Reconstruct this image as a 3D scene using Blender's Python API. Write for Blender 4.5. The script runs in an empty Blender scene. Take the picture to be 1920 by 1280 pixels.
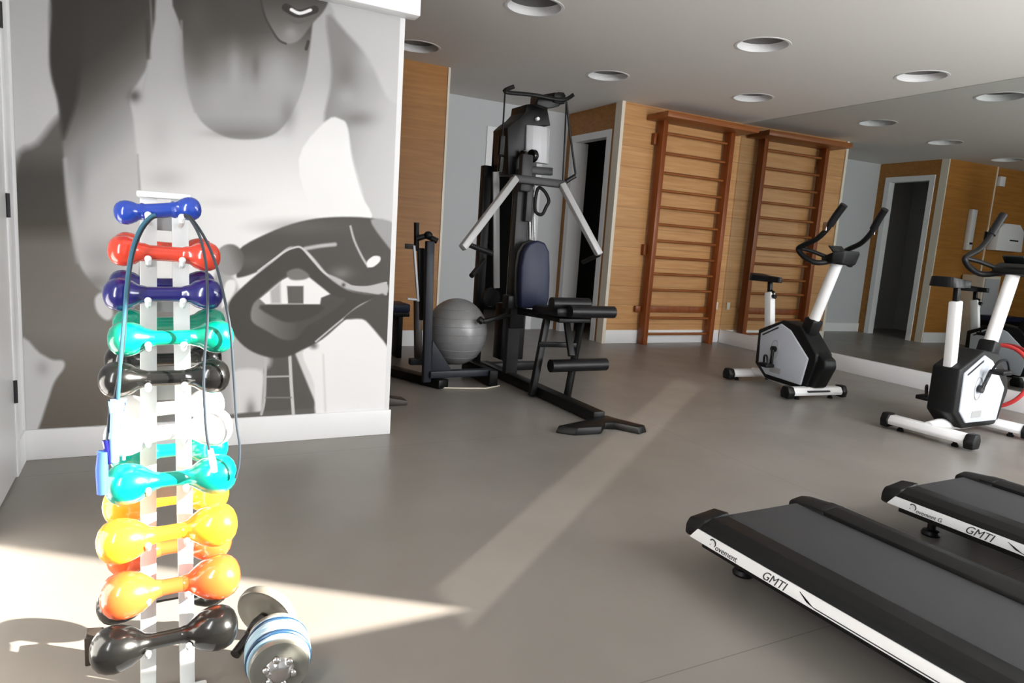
import bpy, bmesh, math, random
import numpy as np
from mathutils import Vector, Matrix
random.seed(4)
S = bpy.context.scene
COL = S.collection
PI = math.pi

# ------------------------------------------------------------------ camera frame (measured from the photograph)
TH, PITCH, ROLL, CAMH, FPX = math.radians(28.0), math.radians(8.47), math.radians(-3.91), 1.07, 1277.0
def _axes():
    f = np.array([0, math.cos(PITCH), -math.sin(PITCH)]); r = np.array([1., 0, 0]); d = np.cross(f, r)
    r2 = math.cos(ROLL)*r + math.sin(ROLL)*d
    d2 = -math.sin(ROLL)*r + math.cos(ROLL)*d
    Z = np.array([[math.cos(TH), math.sin(TH), 0], [-math.sin(TH), math.cos(TH), 0], [0, 0, 1.]])
    return np.array([r2, d2, f]) @ Z.T
AX = _axes()
def ray(u, v): return AX.T @ np.array([(u-960)/FPX, (v-640)/FPX, 1.0])
def at(u, v, y=None, z=None, x=None):
    """point of a known depth plane that a sight line meets"""
    d = ray(u, v)
    if y is not None: t = y/d[1]
    elif x is not None: t = x/d[0]
    else: t = (z-CAMH)/d[2]
    return Vector((d[0]*t, d[1]*t, CAMH+d[2]*t))

# ------------------------------------------------------------------ materials
def lin(c):
    return tuple(((v/255)/12.92 if v/255 <= .04045 else ((v/255+.055)/1.055)**2.4) for v in c)
def mat(name, rgb, rough=.5, metal=0., spec=.5, coat=0., bump=0., bscale=60, vary=0.):
    m = bpy.data.materials.new(name); m.use_nodes = True
    nt = m.node_tree; b = nt.nodes['Principled BSDF']
    c = (*lin(rgb), 1)
    b.inputs['Base Color'].default_value = c
    b.inputs['Roughness'].default_value = rough; b.inputs['Metallic'].default_value = metal
    b.inputs['Specular IOR Level'].default_value = spec; b.inputs['Coat Weight'].default_value = coat
    tc = nt.nodes.new('ShaderNodeTexCoord')
    n = nt.nodes.new('ShaderNodeTexNoise'); n.inputs['Scale'].default_value = bscale; n.inputs['Detail'].default_value = 3
    nt.links.new(tc.outputs['Object'], n.inputs['Vector'])
    if vary > 0:
        mx = nt.nodes.new('ShaderNodeMixRGB'); mx.inputs['Color1'].default_value = c
        mx.inputs['Color2'].default_value = (*[v*(1-vary) for v in c[:3]], 1)
        nt.links.new(n.outputs['Fac'], mx.inputs['Fac']); nt.links.new(mx.outputs[0], b.inputs['Base Color'])
    if bump > 0:
        bp = nt.nodes.new('ShaderNodeBump'); bp.inputs['Strength'].default_value = bump; bp.inputs['Distance'].default_value = .002
        nt.links.new(n.outputs['Fac'], bp.inputs['Height']); nt.links.new(bp.outputs[0], b.inputs['Normal'])
    return m
def wood(name, c1, c2, plank=0., grain_axis='X', rough=.35, line=.55, scale=1.0, spec=.4):
    """long grained wood; plank > 0 adds dark joint lines every plank metres of height"""
    m = bpy.data.materials.new(name); m.use_nodes = True
    nt = m.node_tree; b = nt.nodes['Principled BSDF']; L = nt.links.new
    tc = nt.nodes.new('ShaderNodeTexCoord'); mp = nt.nodes.new('ShaderNodeMapping')
    sc = {'X': (1.2, 9, 22), 'Y': (9, 1.2, 22), 'Z': (14, 14, 1.0)}[grain_axis]
    mp.inputs['Scale'].default_value = tuple(s*scale for s in sc)
    L(tc.outputs['Object'], mp.inputs['Vector'])
    n = nt.nodes.new('ShaderNodeTexNoise'); n.inputs['Scale'].default_value = 1.6; n.inputs['Detail'].default_value = 6
    n.inputs['Distortion'].default_value = .6
    L(mp.outputs[0], n.inputs['Vector'])
    r = nt.nodes.new('ShaderNodeValToRGB'); r.color_ramp.elements[0].position = .3; r.color_ramp.elements[1].position = .72
    r.color_ramp.elements[0].color = (*lin(c2), 1); r.color_ramp.elements[1].color = (*lin(c1), 1)
    L(n.outputs['Fac'], r.inputs['Fac'])
    out = r.outputs[0]
    if plank > 0:
        sx = nt.nodes.new('ShaderNodeSeparateXYZ'); L(tc.outputs['Object'], sx.inputs[0])
        dv = nt.nodes.new('ShaderNodeMath'); dv.operation = 'DIVIDE'; dv.inputs[1].default_value = plank; L(sx.outputs['Z'], dv.inputs[0])
        fl = nt.nodes.new('ShaderNodeMath'); fl.operation = 'FLOOR'; L(dv.outputs[0], fl.inputs[0])
        wn = nt.nodes.new('ShaderNodeTexWhiteNoise'); wn.noise_dimensions = '1D'; L(fl.outputs[0], wn.inputs['W'])
        fr = nt.nodes.new('ShaderNodeMath'); fr.operation = 'FRACT'; L(dv.outputs[0], fr.inputs[0])
        lt = nt.nodes.new('ShaderNodeMath'); lt.operation = 'LESS_THAN'; lt.inputs[1].default_value = .03; L(fr.outputs[0], lt.inputs[0])
        ml = nt.nodes.new('ShaderNodeMath'); ml.operation = 'MULTIPLY'; ml.inputs[1].default_value = .16; L(wn.outputs['Value'], ml.inputs[0])
        a = nt.nodes.new('ShaderNodeMath'); a.operation = 'MULTIPLY_ADD'; a.inputs[1].default_value = line; L(lt.outputs[0], a.inputs[0]); L(ml.outputs[0], a.inputs[2])
        mx = nt.nodes.new('ShaderNodeMixRGB'); mx.blend_type = 'MIX'; L(a.outputs[0], mx.inputs['Fac']); L(out, mx.inputs['Color1'])
        mx.inputs['Color2'].default_value = (*[v*.45 for v in lin(c2)], 1)
        out = mx.outputs[0]
    L(out, b.inputs['Base Color'])
    b.inputs['Roughness'].default_value = rough; b.inputs['Specular IOR Level'].default_value = spec
    return m
def glass_thin(name, tint=(1, 1, 1)):
    m = bpy.data.materials.new(name); m.use_nodes = True; nt = m.node_tree
    for n in list(nt.nodes):
        if n.type == 'BSDF_PRINCIPLED': nt.nodes.remove(n)
    o = [n for n in nt.nodes if n.type == 'OUTPUT_MATERIAL'][0]
    t = nt.nodes.new('ShaderNodeBsdfTransparent'); t.inputs[0].default_value = (*tint, 1)
    g = nt.nodes.new('ShaderNodeBsdfGlossy'); g.inputs['Roughness'].default_value = .02
    mx = nt.nodes.new('ShaderNodeMixShader'); mx.inputs[0].default_value = .06
    nt.links.new(t.outputs[0], mx.inputs[1]); nt.links.new(g.outputs[0], mx.inputs[2]); nt.links.new(mx.outputs[0], o.inputs[0])
    return m

M = {}
M['white_wall'] = mat('white_wall', (228, 229, 230), .6, bump=.08, bscale=90)
M['grey_wall'] = mat('grey_wall', (200, 203, 205), .6, bump=.06, bscale=90)
M['ceiling'] = mat('ceiling_paint', (228, 225, 220), .8, bump=.05, bscale=60)
M['white_trim'] = mat('white_trim', (238, 239, 240), .4)
M['cream_trim'] = mat('cream_trim', (226, 217, 200), .4)
M['wood_wall'] = wood('pale_wood_panelling', (214, 166, 112), (192, 140, 88), plank=.215, rough=.4)
M['orange_panel'] = wood('varnished_brown_panel', (176, 122, 56), (154, 102, 44), rough=.45)
M['red_wood'] = wood('reddish_wood', (150, 80, 32), (118, 58, 22), grain_axis='Z', rough=.38)
M['rung_wood'] = wood('rung_wood', (158, 96, 48), (128, 70, 32), grain_axis='X', rough=.4)
M['room_shade'] = mat('room_shade', (44, 48, 49), .7)  # dark colour carries the shade of the unlit rooms
M['black'] = mat('black_plastic', (14, 14, 15), .45, spec=.3, bump=.1, bscale=300)
M['black_gloss'] = mat('black_vinyl_gloss', (17, 17, 16), .2, coat=.3)
M['black_metal'] = mat('black_metal', (13, 13, 13), .42, spec=.25)
M['black_pad'] = mat('black_leatherette', (16, 16, 19), .4, spec=.3, bump=.2, bscale=120)
M['navy_pad'] = mat('navy_leatherette', (28, 34, 58), .45, spec=.3, bump=.2, bscale=120)
M['slate'] = mat('slate_metal', (38, 42, 50), .45, spec=.3)
M['dark_grey'] = mat('dark_grey_metal', (46, 46, 48), .45, spec=.3)
M['grey_metal'] = mat('pale_grey_metal', (168, 168, 168), .4, metal=.1)
M['grey_panel'] = mat('pale_grey_plastic', (186, 187, 190), .4)
M['white_gloss'] = mat('white_gloss_paint', (232, 232, 232), .3)
M['bike_white'] = mat('bike_white_panel', (196, 201, 211), .4)
M['chrome'] = mat('chrome', (200, 200, 200), .15, metal=1.)
M['ball_grey'] = mat('ball_grey', (126, 126, 127), .36, spec=.9, bump=.1, bscale=40)
M['rack_paint'] = mat('rack_white_paint', (226, 230, 230), .4)
M['belt'] = mat('running_belt', (56, 57, 59), .62, bump=.35, bscale=500, vary=.25)
M['ink'] = mat('dark_ink', (40, 40, 42), .5)
M['white_paper'] = mat('white_paper', (235, 235, 232), .7)
M['brown_black'] = mat('brown_black_rubber', (48, 40, 34), .5)
M['sky_blue_plate'] = mat('pale_blue_plate_rim', (150, 186, 205), .35)
M['petrol_plate'] = mat('petrol_blue_plate', (30, 62, 92), .35)
M['grey_plate'] = mat('grey_vinyl_plate', (116, 116, 108), .3, coat=.3)
M['tube_teal'] = mat('teal_rubber', (48, 98, 118), .4)
M['tube_dark'] = mat('dark_rubber', (44, 52, 60), .4)
M['foam_blue'] = mat('blue_foam', (52, 92, 190), .6)
M['foam_pale'] = mat('pale_blue_plastic', (128, 164, 226), .4)
M['ring_red'] = mat('red_hoop', (206, 62, 62), .4)
for k, c in dict(blue=(28, 66, 168), red=(214, 66, 44), navy=(26, 26, 104), green=(0, 138, 112), teal=(0, 146, 128),
                 white=(226, 222, 218), yellow=(234, 162, 36), orange=(226, 92, 40)).items():
    M['vinyl_'+k] = mat('vinyl_'+k, c, .2, coat=.6, vary=.06, bscale=25)
M['vinyl_black'] = M['black_gloss']
M['lamp_shaded'] = mat('lamp_diffuser_shaded', (84, 80, 76), .5)  # diffuser colour darkened for the shade inside the recess
M['pane'] = glass_thin('window_glass')
M['mirror'] = mat('mirror_glass', (212, 216, 214), 0.0, metal=1.)
M['blind'] = mat('dark_glass', (20, 24, 24), .2)

def floor_mat():
    m = mat('grey_linoleum', (134, 129, 123), .34, spec=.4)
    nt = m.node_tree; L = nt.links.new; b = nt.nodes['Principled BSDF']
    tc = nt.nodes.new('ShaderNodeTexCoord'); sx = nt.nodes.new('ShaderNodeSeparateXYZ'); L(tc.outputs['Object'], sx.inputs[0])
    def seam(axis, pos, period):
        a = nt.nodes.new('ShaderNodeMath'); a.operation = 'SUBTRACT'; a.inputs[1].default_value = pos; L(sx.outputs[axis], a.inputs[0])
        w = nt.nodes.new('ShaderNodeMath'); w.operation = 'PINGPONG'; w.inputs[1].default_value = period/2; L(a.outputs[0], w.inputs[0])
        c = nt.nodes.new('ShaderNodeMath'); c.operation = 'LESS_THAN'; c.inputs[1].default_value = .0018; L(w.outputs[0], c.inputs[0])
        return c
    s = seam('Y', 1.2, 2.0); t = seam('X', 2.72, 4.0)
    mx = nt.nodes.new('ShaderNodeMath'); mx.operation = 'MAXIMUM'; L(s.outputs[0], mx.inputs[0]); L(t.outputs[0], mx.inputs[1])
    n = nt.nodes.new('ShaderNodeTexNoise'); n.inputs['Scale'].default_value = 1.3; n.inputs['Detail'].default_value = 5; L(tc.outputs['Object'], n.inputs['Vector'])
    r = nt.nodes.new('ShaderNodeValToRGB'); r.color_ramp.elements[0].color = (*lin((122, 117, 111)), 1); r.color_ramp.elements[1].color = (*lin((135, 130, 124)), 1)
    r.color_ramp.elements[0].position = .3; r.color_ramp.elements[1].position = .7
    L(n.outputs['Fac'], r.inputs['Fac'])
    mc = nt.nodes.new('ShaderNodeMixRGB'); L(r.outputs[0], mc.inputs['Color1']); mc.inputs['Color2'].default_value = (*lin((84, 80, 75)), 1)
    f = nt.nodes.new('ShaderNodeMath'); f.operation = 'MULTIPLY'; f.inputs[1].default_value = .6; L(mx.outputs[0], f.inputs[0]); L(f.outputs[0], mc.inputs['Fac'])
    L(mc.outputs[0], b.inputs['Base Color'])
    n2 = nt.nodes.new('ShaderNodeTexNoise'); n2.inputs['Scale'].default_value = 4; n2.inputs['Detail'].default_value = 4; L(tc.outputs['Object'], n2.inputs['Vector'])
    mr = nt.nodes.new('ShaderNodeMapRange'); mr.inputs['To Min'].default_value = .28; mr.inputs['To Max'].default_value = .44; L(n2.outputs['Fac'], mr.inputs[0]); L(mr.outputs[0], b.inputs['Roughness'])
    return m
M['floor'] = floor_mat()

# ------------------------------------------------------------------ mesh builder
def cr(pts, n=8, closed=False):
    """Catmull-Rom resampling"""
    P = [Vector(p) for p in pts]; out = []
    N = len(P)
    for i in range(N if closed else N-1):
        if closed: a, b, c, d = P[(i-1) % N], P[i], P[(i+1) % N], P[(i+2) % N]
        else: a, b, c, d = P[max(i-1, 0)], P[i], P[i+1], P[min(i+2, N-1)]
        for k in range(n):
            t = k/n
            out.append(.5*((2*b)+(c-a)*t+(2*a-5*b+4*c-d)*t*t+(3*b-a-3*c+d)*t**3))
    if not closed: out.append(P[-1])
    return out
class MB:
    def __init__(s): s.bm = bmesh.new()
    def _merge(s, t):
        me = bpy.data.meshes.new('t'); t.to_mesh(me); t.free(); s.bm.from_mesh(me); bpy.data.meshes.remove(me); return s
    def box(s, c, d, rot=None, bev=0., seg=2):
        t = bmesh.new(); bmesh.ops.create_cube(t, size=1)
        bmesh.ops.scale(t, vec=d, verts=t.verts)
        if bev > 0: bmesh.ops.bevel(t, geom=t.edges[:], offset=min(bev, min(d)*.49), segments=seg, affect='EDGES', profile=.5)
        Mx = Matrix.Translation(c)
        if rot is not None: Mx = Mx @ (rot if isinstance(rot, Matrix) else Matrix.Rotation(rot, 4, 'Z'))
        bmesh.ops.transform(t, matrix=Mx, verts=t.verts); return s._merge(t)
    def b2(s, lo, hi, bev=0.):
        lo, hi = Vector(lo), Vector(hi)
        return s.box((lo+hi)/2, tuple(abs(v) for v in (hi-lo)), None, bev)
    def bar(s, p0, p1, w, h, bev=0., up=(0, 0, 1)):
        """rectangular bar; w across, h along up"""
        p0, p1 = Vector(p0), Vector(p1); d = p1-p0; L = d.length; z = d.normalized(); u = Vector(up)
        if abs(z.dot(u)) > .97: u = Vector((0, 1, 0))
        x = u.cross(z).normalized(); y = z.cross(x)
        R = Matrix((x, y, z)).transposed().to_4x4()
        return s.box((p0+p1)/2, (w, h, L), R, bev)
    def tube(s, pts, r, n=10, cap=True):
        P = [Vector(p) for p in pts]; N = len(P)
        R = [r]*N if not hasattr(r, '__len__') else list(r)
        T = [((P[min(i+1, N-1)]-P[max(i-1, 0)]).normalized()) for i in range(N)]
        u = Vector((0, 0, 1)) if abs(T[0].z) < .9 else Vector((0, 1, 0))
        x = (u-T[0]*u.dot(T[0])).normalized(); rings = []
        for i in range(N):
            x = (x-T[i]*x.dot(T[i])).normalized(); y = T[i].cross(x)
            rings.append([s.bm.verts.new(P[i]+(x*math.cos(2*PI*k/n)+y*math.sin(2*PI*k/n))*R[i]) for k in range(n)])
        for i in range(N-1):
            for k in range(n): s.bm.faces.new((rings[i][k], rings[i][(k+1) % n], rings[i+1][(k+1) % n], rings[i+1][k]))
        if cap: s.bm.faces.new(rings[0][::-1]); s.bm.faces.new(rings[-1])
        return s
    def lathe(s, prof, o, axis=(1, 0, 0), n=32, cap=True):
        """prof: (radius, distance along axis)"""
        z = Vector(axis).normalized(); u = Vector((0, 0, 1)) if abs(z.z) < .9 else Vector((0, 1, 0))
        x = (u-z*u.dot(z)).normalized(); y = z.cross(x); o = Vector(o); rings = []
        for r, t in prof:
            if r < 1e-6: rings.append([s.bm.verts.new(o+z*t)])
            else: rings.append([s.bm.verts.new(o+z*t+(x*math.cos(2*PI*k/n)+y*math.sin(2*PI*k/n))*r) for k in range(n)])
        for a, b in zip(rings[:-1], rings[1:]):
            for k in range(n):
                k2 = (k+1) % n
                if len(a) == 1 and len(b) == 1: continue
                if len(a) == 1: s.bm.faces.new((a[0], b[k2], b[k]))
                elif len(b) == 1: s.bm.faces.new((a[k], a[k2], b[0]))
                else: s.bm.faces.new((a[k], a[k2], b[k2], b[k]))
        if cap and len(rings[0]) > 1: s.bm.faces.new(rings[0][::-1])
        if cap and len(rings[-1]) > 1: s.bm.faces.new(rings[-1])
        return s
    def ell(s, c, rad, rot=None, u=28, v=16):
        t = bmesh.new(); bmesh.ops.create_uvsphere(t, u_segments=u, v_segments=v, radius=1)
        Mx = Matrix.Translation(c) @ (rot or Matrix.Identity(4)) @ Matrix.Diagonal((*rad, 1))
        bmesh.ops.transform(t, matrix=Mx, verts=t.verts); return s._merge(t)
    def prism(s, poly, f0, f1, bev=0., seg=2):
        """poly of 2-D points; f0, f1 map a 2-D point to the two end faces"""
        t = bmesh.new()
        a = [t.verts.new(f0(*p)) for p in poly]; b = [t.verts.new(f1(*p)) for p in poly]; n = len(poly)
        t.faces.new(a[::-1]); t.faces.new(b)
        for k in range(n): t.faces.new((a[k], a[(k+1) % n], b[(k+1) % n], b[k]))
        bmesh.ops.recalc_face_normals(t, faces=t.faces[:])
        if bev > 0: bmesh.ops.bevel(t, geom=t.edges[:], offset=bev, segments=seg, affect='EDGES', profile=.5, clamp_overlap=True)
        return s._merge(t)
    def torus(s, c, R, r, axis=(0, 0, 1), n=40, m=10, a0=0, a1=2*PI, sx=1., sy=1.):
        z = Vector(axis).normalized(); u = Vector((1, 0, 0)) if abs(z.x) < .9 else Vector((0, 1, 0))
        x = (u-z*u.dot(z)).normalized(); y = z.cross(x); full = abs(a1-a0-2*PI) < 1e-6
        pts = [Vector(c)+x*math.cos(a0+(a1-a0)*k/n)*R*sx+y*math.sin(a0+(a1-a0)*k/n)*R*sy for k in range(n+1)]
        return s.tube(pts, r, m, cap=not full)
    def shift(s, v):
        bmesh.ops.translate(s.bm, vec=Vector(v), verts=s.bm.verts); return s
    def build(s, name, m, parent=None, world=False, ang=35):
        if world and parent is not None: s.shift(-parent.location)
        bmesh.ops.recalc_face_normals(s.bm, faces=s.bm.faces[:])
        me = bpy.data.meshes.new(name); s.bm.to_mesh(me); s.bm.free()
        me.materials.append(m); me.shade_smooth()
        me.set_sharp_from_angle(angle=math.radians(ang))
        o = bpy.data.objects.new(name, me); COL.objects.link(o)
        if parent is not None: o.parent = parent
        return o
def tag(o, label=None, cat=None, group=None, kind=None):
    if label: o['label'] = label
    if cat: o['category'] = cat
    if group: o['group'] = group
    if kind: o['kind'] = kind
    return o
def thing(name, label, cat, loc=(0, 0, 0), rz=0, group=None):
    o = bpy.data.objects.new(name, None); COL.objects.link(o); o.empty_display_size = .1
    o.location = loc; o.rotation_euler = (0, 0, rz)
    return tag(o, label, cat, group)
def copy_tree(o, parent=None):
    c = o.copy(); COL.objects.link(c); c.parent = parent
    for ch in list(o.children): copy_tree(ch, c)
    return c
def struct(name, mb, m, label, cat):
    return tag(mb.build(name, m), label, cat, kind='structure')
def text_mesh(name, body, size, mx, m, parent, ext=.0008, shear=0.):
    cu = bpy.data.curves.new(name, 'FONT'); cu.body = body; cu.size = size; cu.extrude = ext; cu.shear = shear; cu.align_y = 'BOTTOM_BASELINE'
    t = bpy.data.objects.new('t', cu); COL.objects.link(t)
    dg = bpy.context.evaluated_depsgraph_get(); dg.update()
    me = bpy.data.meshes.new_from_object(t.evaluated_get(dg)); bpy.data.objects.remove(t); bpy.data.curves.remove(cu)
    me.transform(mx); me.materials.clear(); me.materials.append(m)
    o = bpy.data.objects.new(name, me); COL.objects.link(o); o.parent = parent
    return o

# ------------------------------------------------------------------ room shell
CZ = 2.60
YB, XL, YM, YA, XN, XT = -.45, -.50, 3.42, 6.17, 2.44, 4.42     # back wall, left wall, mural wall, panelled wall, niche sides
YN = 7.25
XC, TILT = 6.15, math.radians(2)                                # mirror corner; the mirror wall is 2 degrees out of square
struct('floor', MB().b2((-1.2, -.9, -.1), (7.6, 9.6, 0)), M['floor'], 'grey-brown linoleum floor of the gym with thin seams', 'floor')
LAMPS = [(3.957, 3.86, 'round ceiling lamp above the exercise bikes, large and nearest the mirror edge line'), (5.52, 3.64, 'round ceiling lamp at the far right, close to the mirror'),
         (5.20, 5.12, 'small round ceiling lamp above the wall bars'), (3.67, 5.40, 'small round ceiling lamp right of the top of the multi-gym'),
         (2.24, 4.22, 'large round ceiling lamp cut by the top edge of the picture'), (1.95, 5.70, 'round ceiling lamp beside the box beam, above the brown panel')]
LR = .185
def ceiling_mesh():
    mb = MB(); t = bmesh.new(); e = []
    def loop(pts):
        v = [t.verts.new(p) for p in pts]; e.extend(t.edges.new((v[i], v[(i+1) % len(v)])) for i in range(len(v)))
    loop([(-1.2, -.9, CZ), (7.6, -.9, CZ), (7.6, 9.6, CZ), (-1.2, 9.6, CZ)])
    for x, y, _ in LAMPS: loop([(x+LR*math.cos(2*PI*k/48), y+LR*math.sin(2*PI*k/48), CZ) for k in range(48)])
    bmesh.ops.triangle_fill(t, use_beauty=True, use_dissolve=False, edges=e, normal=(0, 0, -1))
    bad = [f for f in t.faces if any((f.calc_center_median()-Vector((x, y, CZ))).length < LR*.999 for x, y, _ in LAMPS)]
    bmesh.ops.delete(t, geom=bad, context='FACES')
    mb._merge(t)
    return mb.b2((-1.2, -.9, CZ+.12), (7.6, 9.6, CZ+.2))
struct('ceiling', ceiling_mesh(), M['ceiling'], 'plain off-white ceiling with recessed round lamps', 'ceiling')
# window wall behind the viewer, with the sun window and one added for fill
W1 = (2.10, 4.04, 1.46, 2.36); W2 = (4.16, 5.46, .35, 2.20)
w = MB()
def holed(mb, a0, a1, holes, put):
    """solid wall strip between a0 and a1 with rectangular holes (a,b,z0,z1)"""
    x = a0
    for (h0, h1, z0, z1) in sorted(holes):
        put(mb, x, h0, 0, CZ)
        if z0 > 0: put(mb, h0, h1, 0, z0)
        if z1 < CZ: put(mb, h0, h1, z1, CZ)
        x = h1
    put(mb, x, a1, 0, CZ)
    return mb
def put_y(y0, y1): return lambda mb, a, b, z0, z1: mb.b2((a, y0, z0), (b, y1, z1))
def put_x(x0, x1): return lambda mb, a, b, z0, z1: mb.b2((x0, a, z0), (x1, b, z1))
struct('wall_back', holed(MB(), -1.2, 7.6, [W1, W2], put_y(YB-.15, YB)), M['white_wall'], 'white window wall behind the treadmills', 'wall')
W3 = (.45, .80, .72, 2.10)  # added slit, shapes the spot lamp into a floor strip
struct('wall_left', holed(MB(), YB, YM+.3, [W3], put_x(XL-.15, XL)), M['white_wall'], 'white side wall at the left edge beside the dumbbell rack', 'wall')
def window(n, put, rng, label):
    a, b, z0, z1 = rng
    f = MB()
    for lo, hi in (((a, z0), (a+.04, z1)), ((b-.04, z0), (b, z1)), ((a+.04, z0), (b-.04, z0+.04)), ((a+.04, z1-.04), (b-.04, z1))):
        put(f, lo[0], hi[0], lo[1], hi[1])
    fr = struct('window_%d' % n, f, M['white_trim'], label, 'window')
    return fr
f = window(1, put_y(YB-.12, YB-.06), W1, 'high wide window behind the treadmills'); put = put_y(YB-.092, YB-.088)
g = MB(); put(g, W1[0]+.04, W1[1]-.04, W1[2]+.04, W1[3]-.04); g.build('pane', M['pane'], f)
f = window(2, put_y(YB-.12, YB-.06), W2, 'tall added window for the fill lamp, near the mirror corner behind the treadmills'); g = MB(); put(g, W2[0]+.04, W2[1]-.04, W2[2]+.04, W2[3]-.04); g.build('pane', M['pane'], f)
f = window(3, put_x(XL-.12, XL-.06), W3, 'narrow added slit in the left wall that shapes the floor light strip'); put = put_x(XL-.092, XL-.088)
g = MB(); put(g, W3[0]+.04, W3[1]-.04, W3[2]+.04, W3[3]-.04); g.build('pane', M['pane'], f)

struct('wall_sun_block', MB().b2((5.52, -1.63, -.1), (5.62, YB-.151, 3.2)), M['white_wall'], 'added outside wall that keeps the sun off the tall window', 'wall')  # unseen wall added to block direct sun from the tall window
# mural wall (free-standing pier) and the box beam over it
struct('wall_mural', MB().b2((XL-.15, YM, 0), (1.104, YM+.30, CZ)), M['white_wall'], 'white pier that carries the black and white mural', 'wall')
struct('trim_1', MB().b2((XL, YM-.09, 2.105), (1.15, YM-.0005, CZ), .004), M['white_trim'], 'white box beam above the mural', 'beam')
struct('baseboard_mural', MB().b2((XL, YM-.012, 0), (1.112, YM-.0005, .133), .003), M['white_trim'], 'tall white baseboard under the mural', 'baseboard')
# room behind the pier
struct('wall_rear_left', MB().b2((-1.2, YM+.30, 0), (-.9, 9.6, CZ)), M['room_shade'], 'hidden side wall behind the mural pier', 'wall')
struct('wall_far', MB().b2((-.9, 9.3, 0), (7.6, 9.6, CZ)), M['room_shade'], 'shade-dark wall seen through the open doorways', 'wall')
# varnished panel wall left of the niche
PX = 1.36
struct('wall_panel', MB().b2((PX, YA, 0), (XN-.018, YA+.10, CZ)), M['orange_panel'], 'varnished brown panel left of the recess, beyond the grey ball', 'wall')
struct('wall_panel_end', MB().b2((-.9, YA+.03, 0), (PX-.012, YA+.10, CZ)), M['orange_panel'], 'varnished brown panel further left, seen only in the mirror', 'wall')
struct('trim_2', MB().b2((XN-.018, YA-.008, 0), (XN+.004, YA+.10, CZ)), M['cream_trim'], 'cream edge strip of the brown panel beside the recess', 'trim')
struct('trim_3', MB().b2((PX-.012, YA-.008, 0), (PX+.012-.0005, YA+.10, CZ)), M['cream_trim'], 'cream edge strip between the two brown panels', 'trim')
struct('baseboard_panel', MB().b2((-.9, YA-.02, 0), (XN-.019, YA-.009, .15)), M['white_trim'], 'pale baseboard under the brown panel', 'baseboard')
# niche: left side with washroom door, grey rear with dark doorway, right side with open door
D_L = (6.40, 7.05, 0, 2.32)
struct('wall_niche_left', holed(MB(), YA+.10, YN, [D_L], put_x(XN-.09, XN)), M['orange_panel'], 'brown side of the recess with the washroom door, seen in the mirror', 'wall')
D_B = (3.42, 4.02, 0, 2.25)
struct('wall_niche_rear', holed(MB(), XN-.09, XT, [D_B], put_y(YN, YN+.10)), M['grey_wall'], 'pale grey rear wall of the recess behind the multi-gym', 'wall')
D_R = (6.40, 7.08, 0, 2.26)
struct('wall_niche_right', holed(MB(), YA+.10, YN+.10, [D_R], put_x(XT, XT+.09)), M['orange_panel'], 'brown side of the recess right of the multi-gym, with an open door', 'wall')
def frame(n, putter, rng, label, wdt=.07, mt='white_trim'):
    a, b, z0, z1 = rng; f = MB()
    putter(f, a-wdt, a+.006, 0, z1+wdt); putter(f, b-.006, b+wdt, 0, z1+wdt); putter(f, a+.006, b-.006, z1-.006, z1+wdt)
    return struct('door_%d' % n, f, M[mt], label, 'door frame')
frame(1, put_x(XN-.10, XN+.015), D_L, 'white washroom door frame in the mirror image')
frame(2, put_y(YN-.015, YN+.11), D_B, 'white door frame behind the multi-gym, opening dark')
d3 = frame(3, put_x(XT-.015, XT+.10), D_R, 'white door frame right of the multi-gym')
MB().b2((XT+.101, D_R[1]+.002, 0), (XT+.20, D_R[1]+.04, D_R[3]), .003).build('jamb_lining', M['white_trim'], d3)
struct('baseboard_niche', MB().b2((XN, YN-.014, 0), (D_B[0]-.071, YN-.0005, .13)), M['white_trim'], 'white baseboard of the grey recess wall', 'baseboard')
struct('wall_closet', MB().b2((XT+.09, 8.0, 0), (7.6, 8.1, CZ)).b2((6.3, YA+.2, 0), (6.4, 8.0, CZ)), M['room_shade'], 'shade-dark inner walls behind the open door by the wall bars', 'wall')
struct('wall_washroom', MB().b2((1.0, YA+.10, 0), (1.1, 7.75, CZ)).b2((1.1, 7.65, 0), (XN-.09, 7.75, CZ)), M['grey_wall'], 'grey inner walls of the washroom, seen in the mirror', 'wall')
# panelled wall with the wall bars
struct('wall_wood', MB().b2((XT+.021, YA, 0), (XC+.6, YA+.10, CZ)), M['wood_wall'], 'pale horizontal wood panelling behind the wall bars', 'wall')
struct('trim_4', MB().b2((XT-.02, YA-.014, 0), (XT+.02, YA+.10-.0005, CZ)), M['cream_trim'], 'cream corner strip where the pale panelling meets the recess', 'trim')
struct('baseboard_wood', MB().b2((XT+.021, YA-.016, 0), (XC-.02, YA-.0005, .15), .002), M['white_trim'], 'white baseboard under the pale wood panelling', 'baseboard')
# mirror wall
def mloc(s, off, z):
    """s metres from the corner along the mirror, off metres into the room"""
    d = Vector((-math.sin(TILT), -math.cos(TILT), 0)); n = Vector((-math.cos(TILT), math.sin(TILT), 0))
    return Vector((XC, YA, 0)) + d*s + n*off + Vector((0, 0, z))
def mbox(s0, s1, o0, o1, z0, z1, bev=0.):
    c = (mloc(s0, o0, z0)+mloc(s1, o1, z1))/2
    return MB().box(c, (abs(o1-o0), abs(s1-s0), z1-z0), -TILT, bev)
struct('wall_right', mbox(-.2, 6.7, -.16, -.012, 0, CZ), M['white_wall'], 'white wall behind the big mirror', 'wall')
mir = mbox(.006, 6.60, -.010, 0, .160, CZ-.004).build('wall_mirror', M['mirror'])
tag(mir, 'big frameless mirror covering the right wall above the white baseboard', 'mirror', kind='structure')
struct('baseboard_right', mbox(.03, 6.58, -.010, .022, 0, .158, .002), M['white_trim'], 'white baseboard running under the big mirror', 'baseboard')

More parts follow.
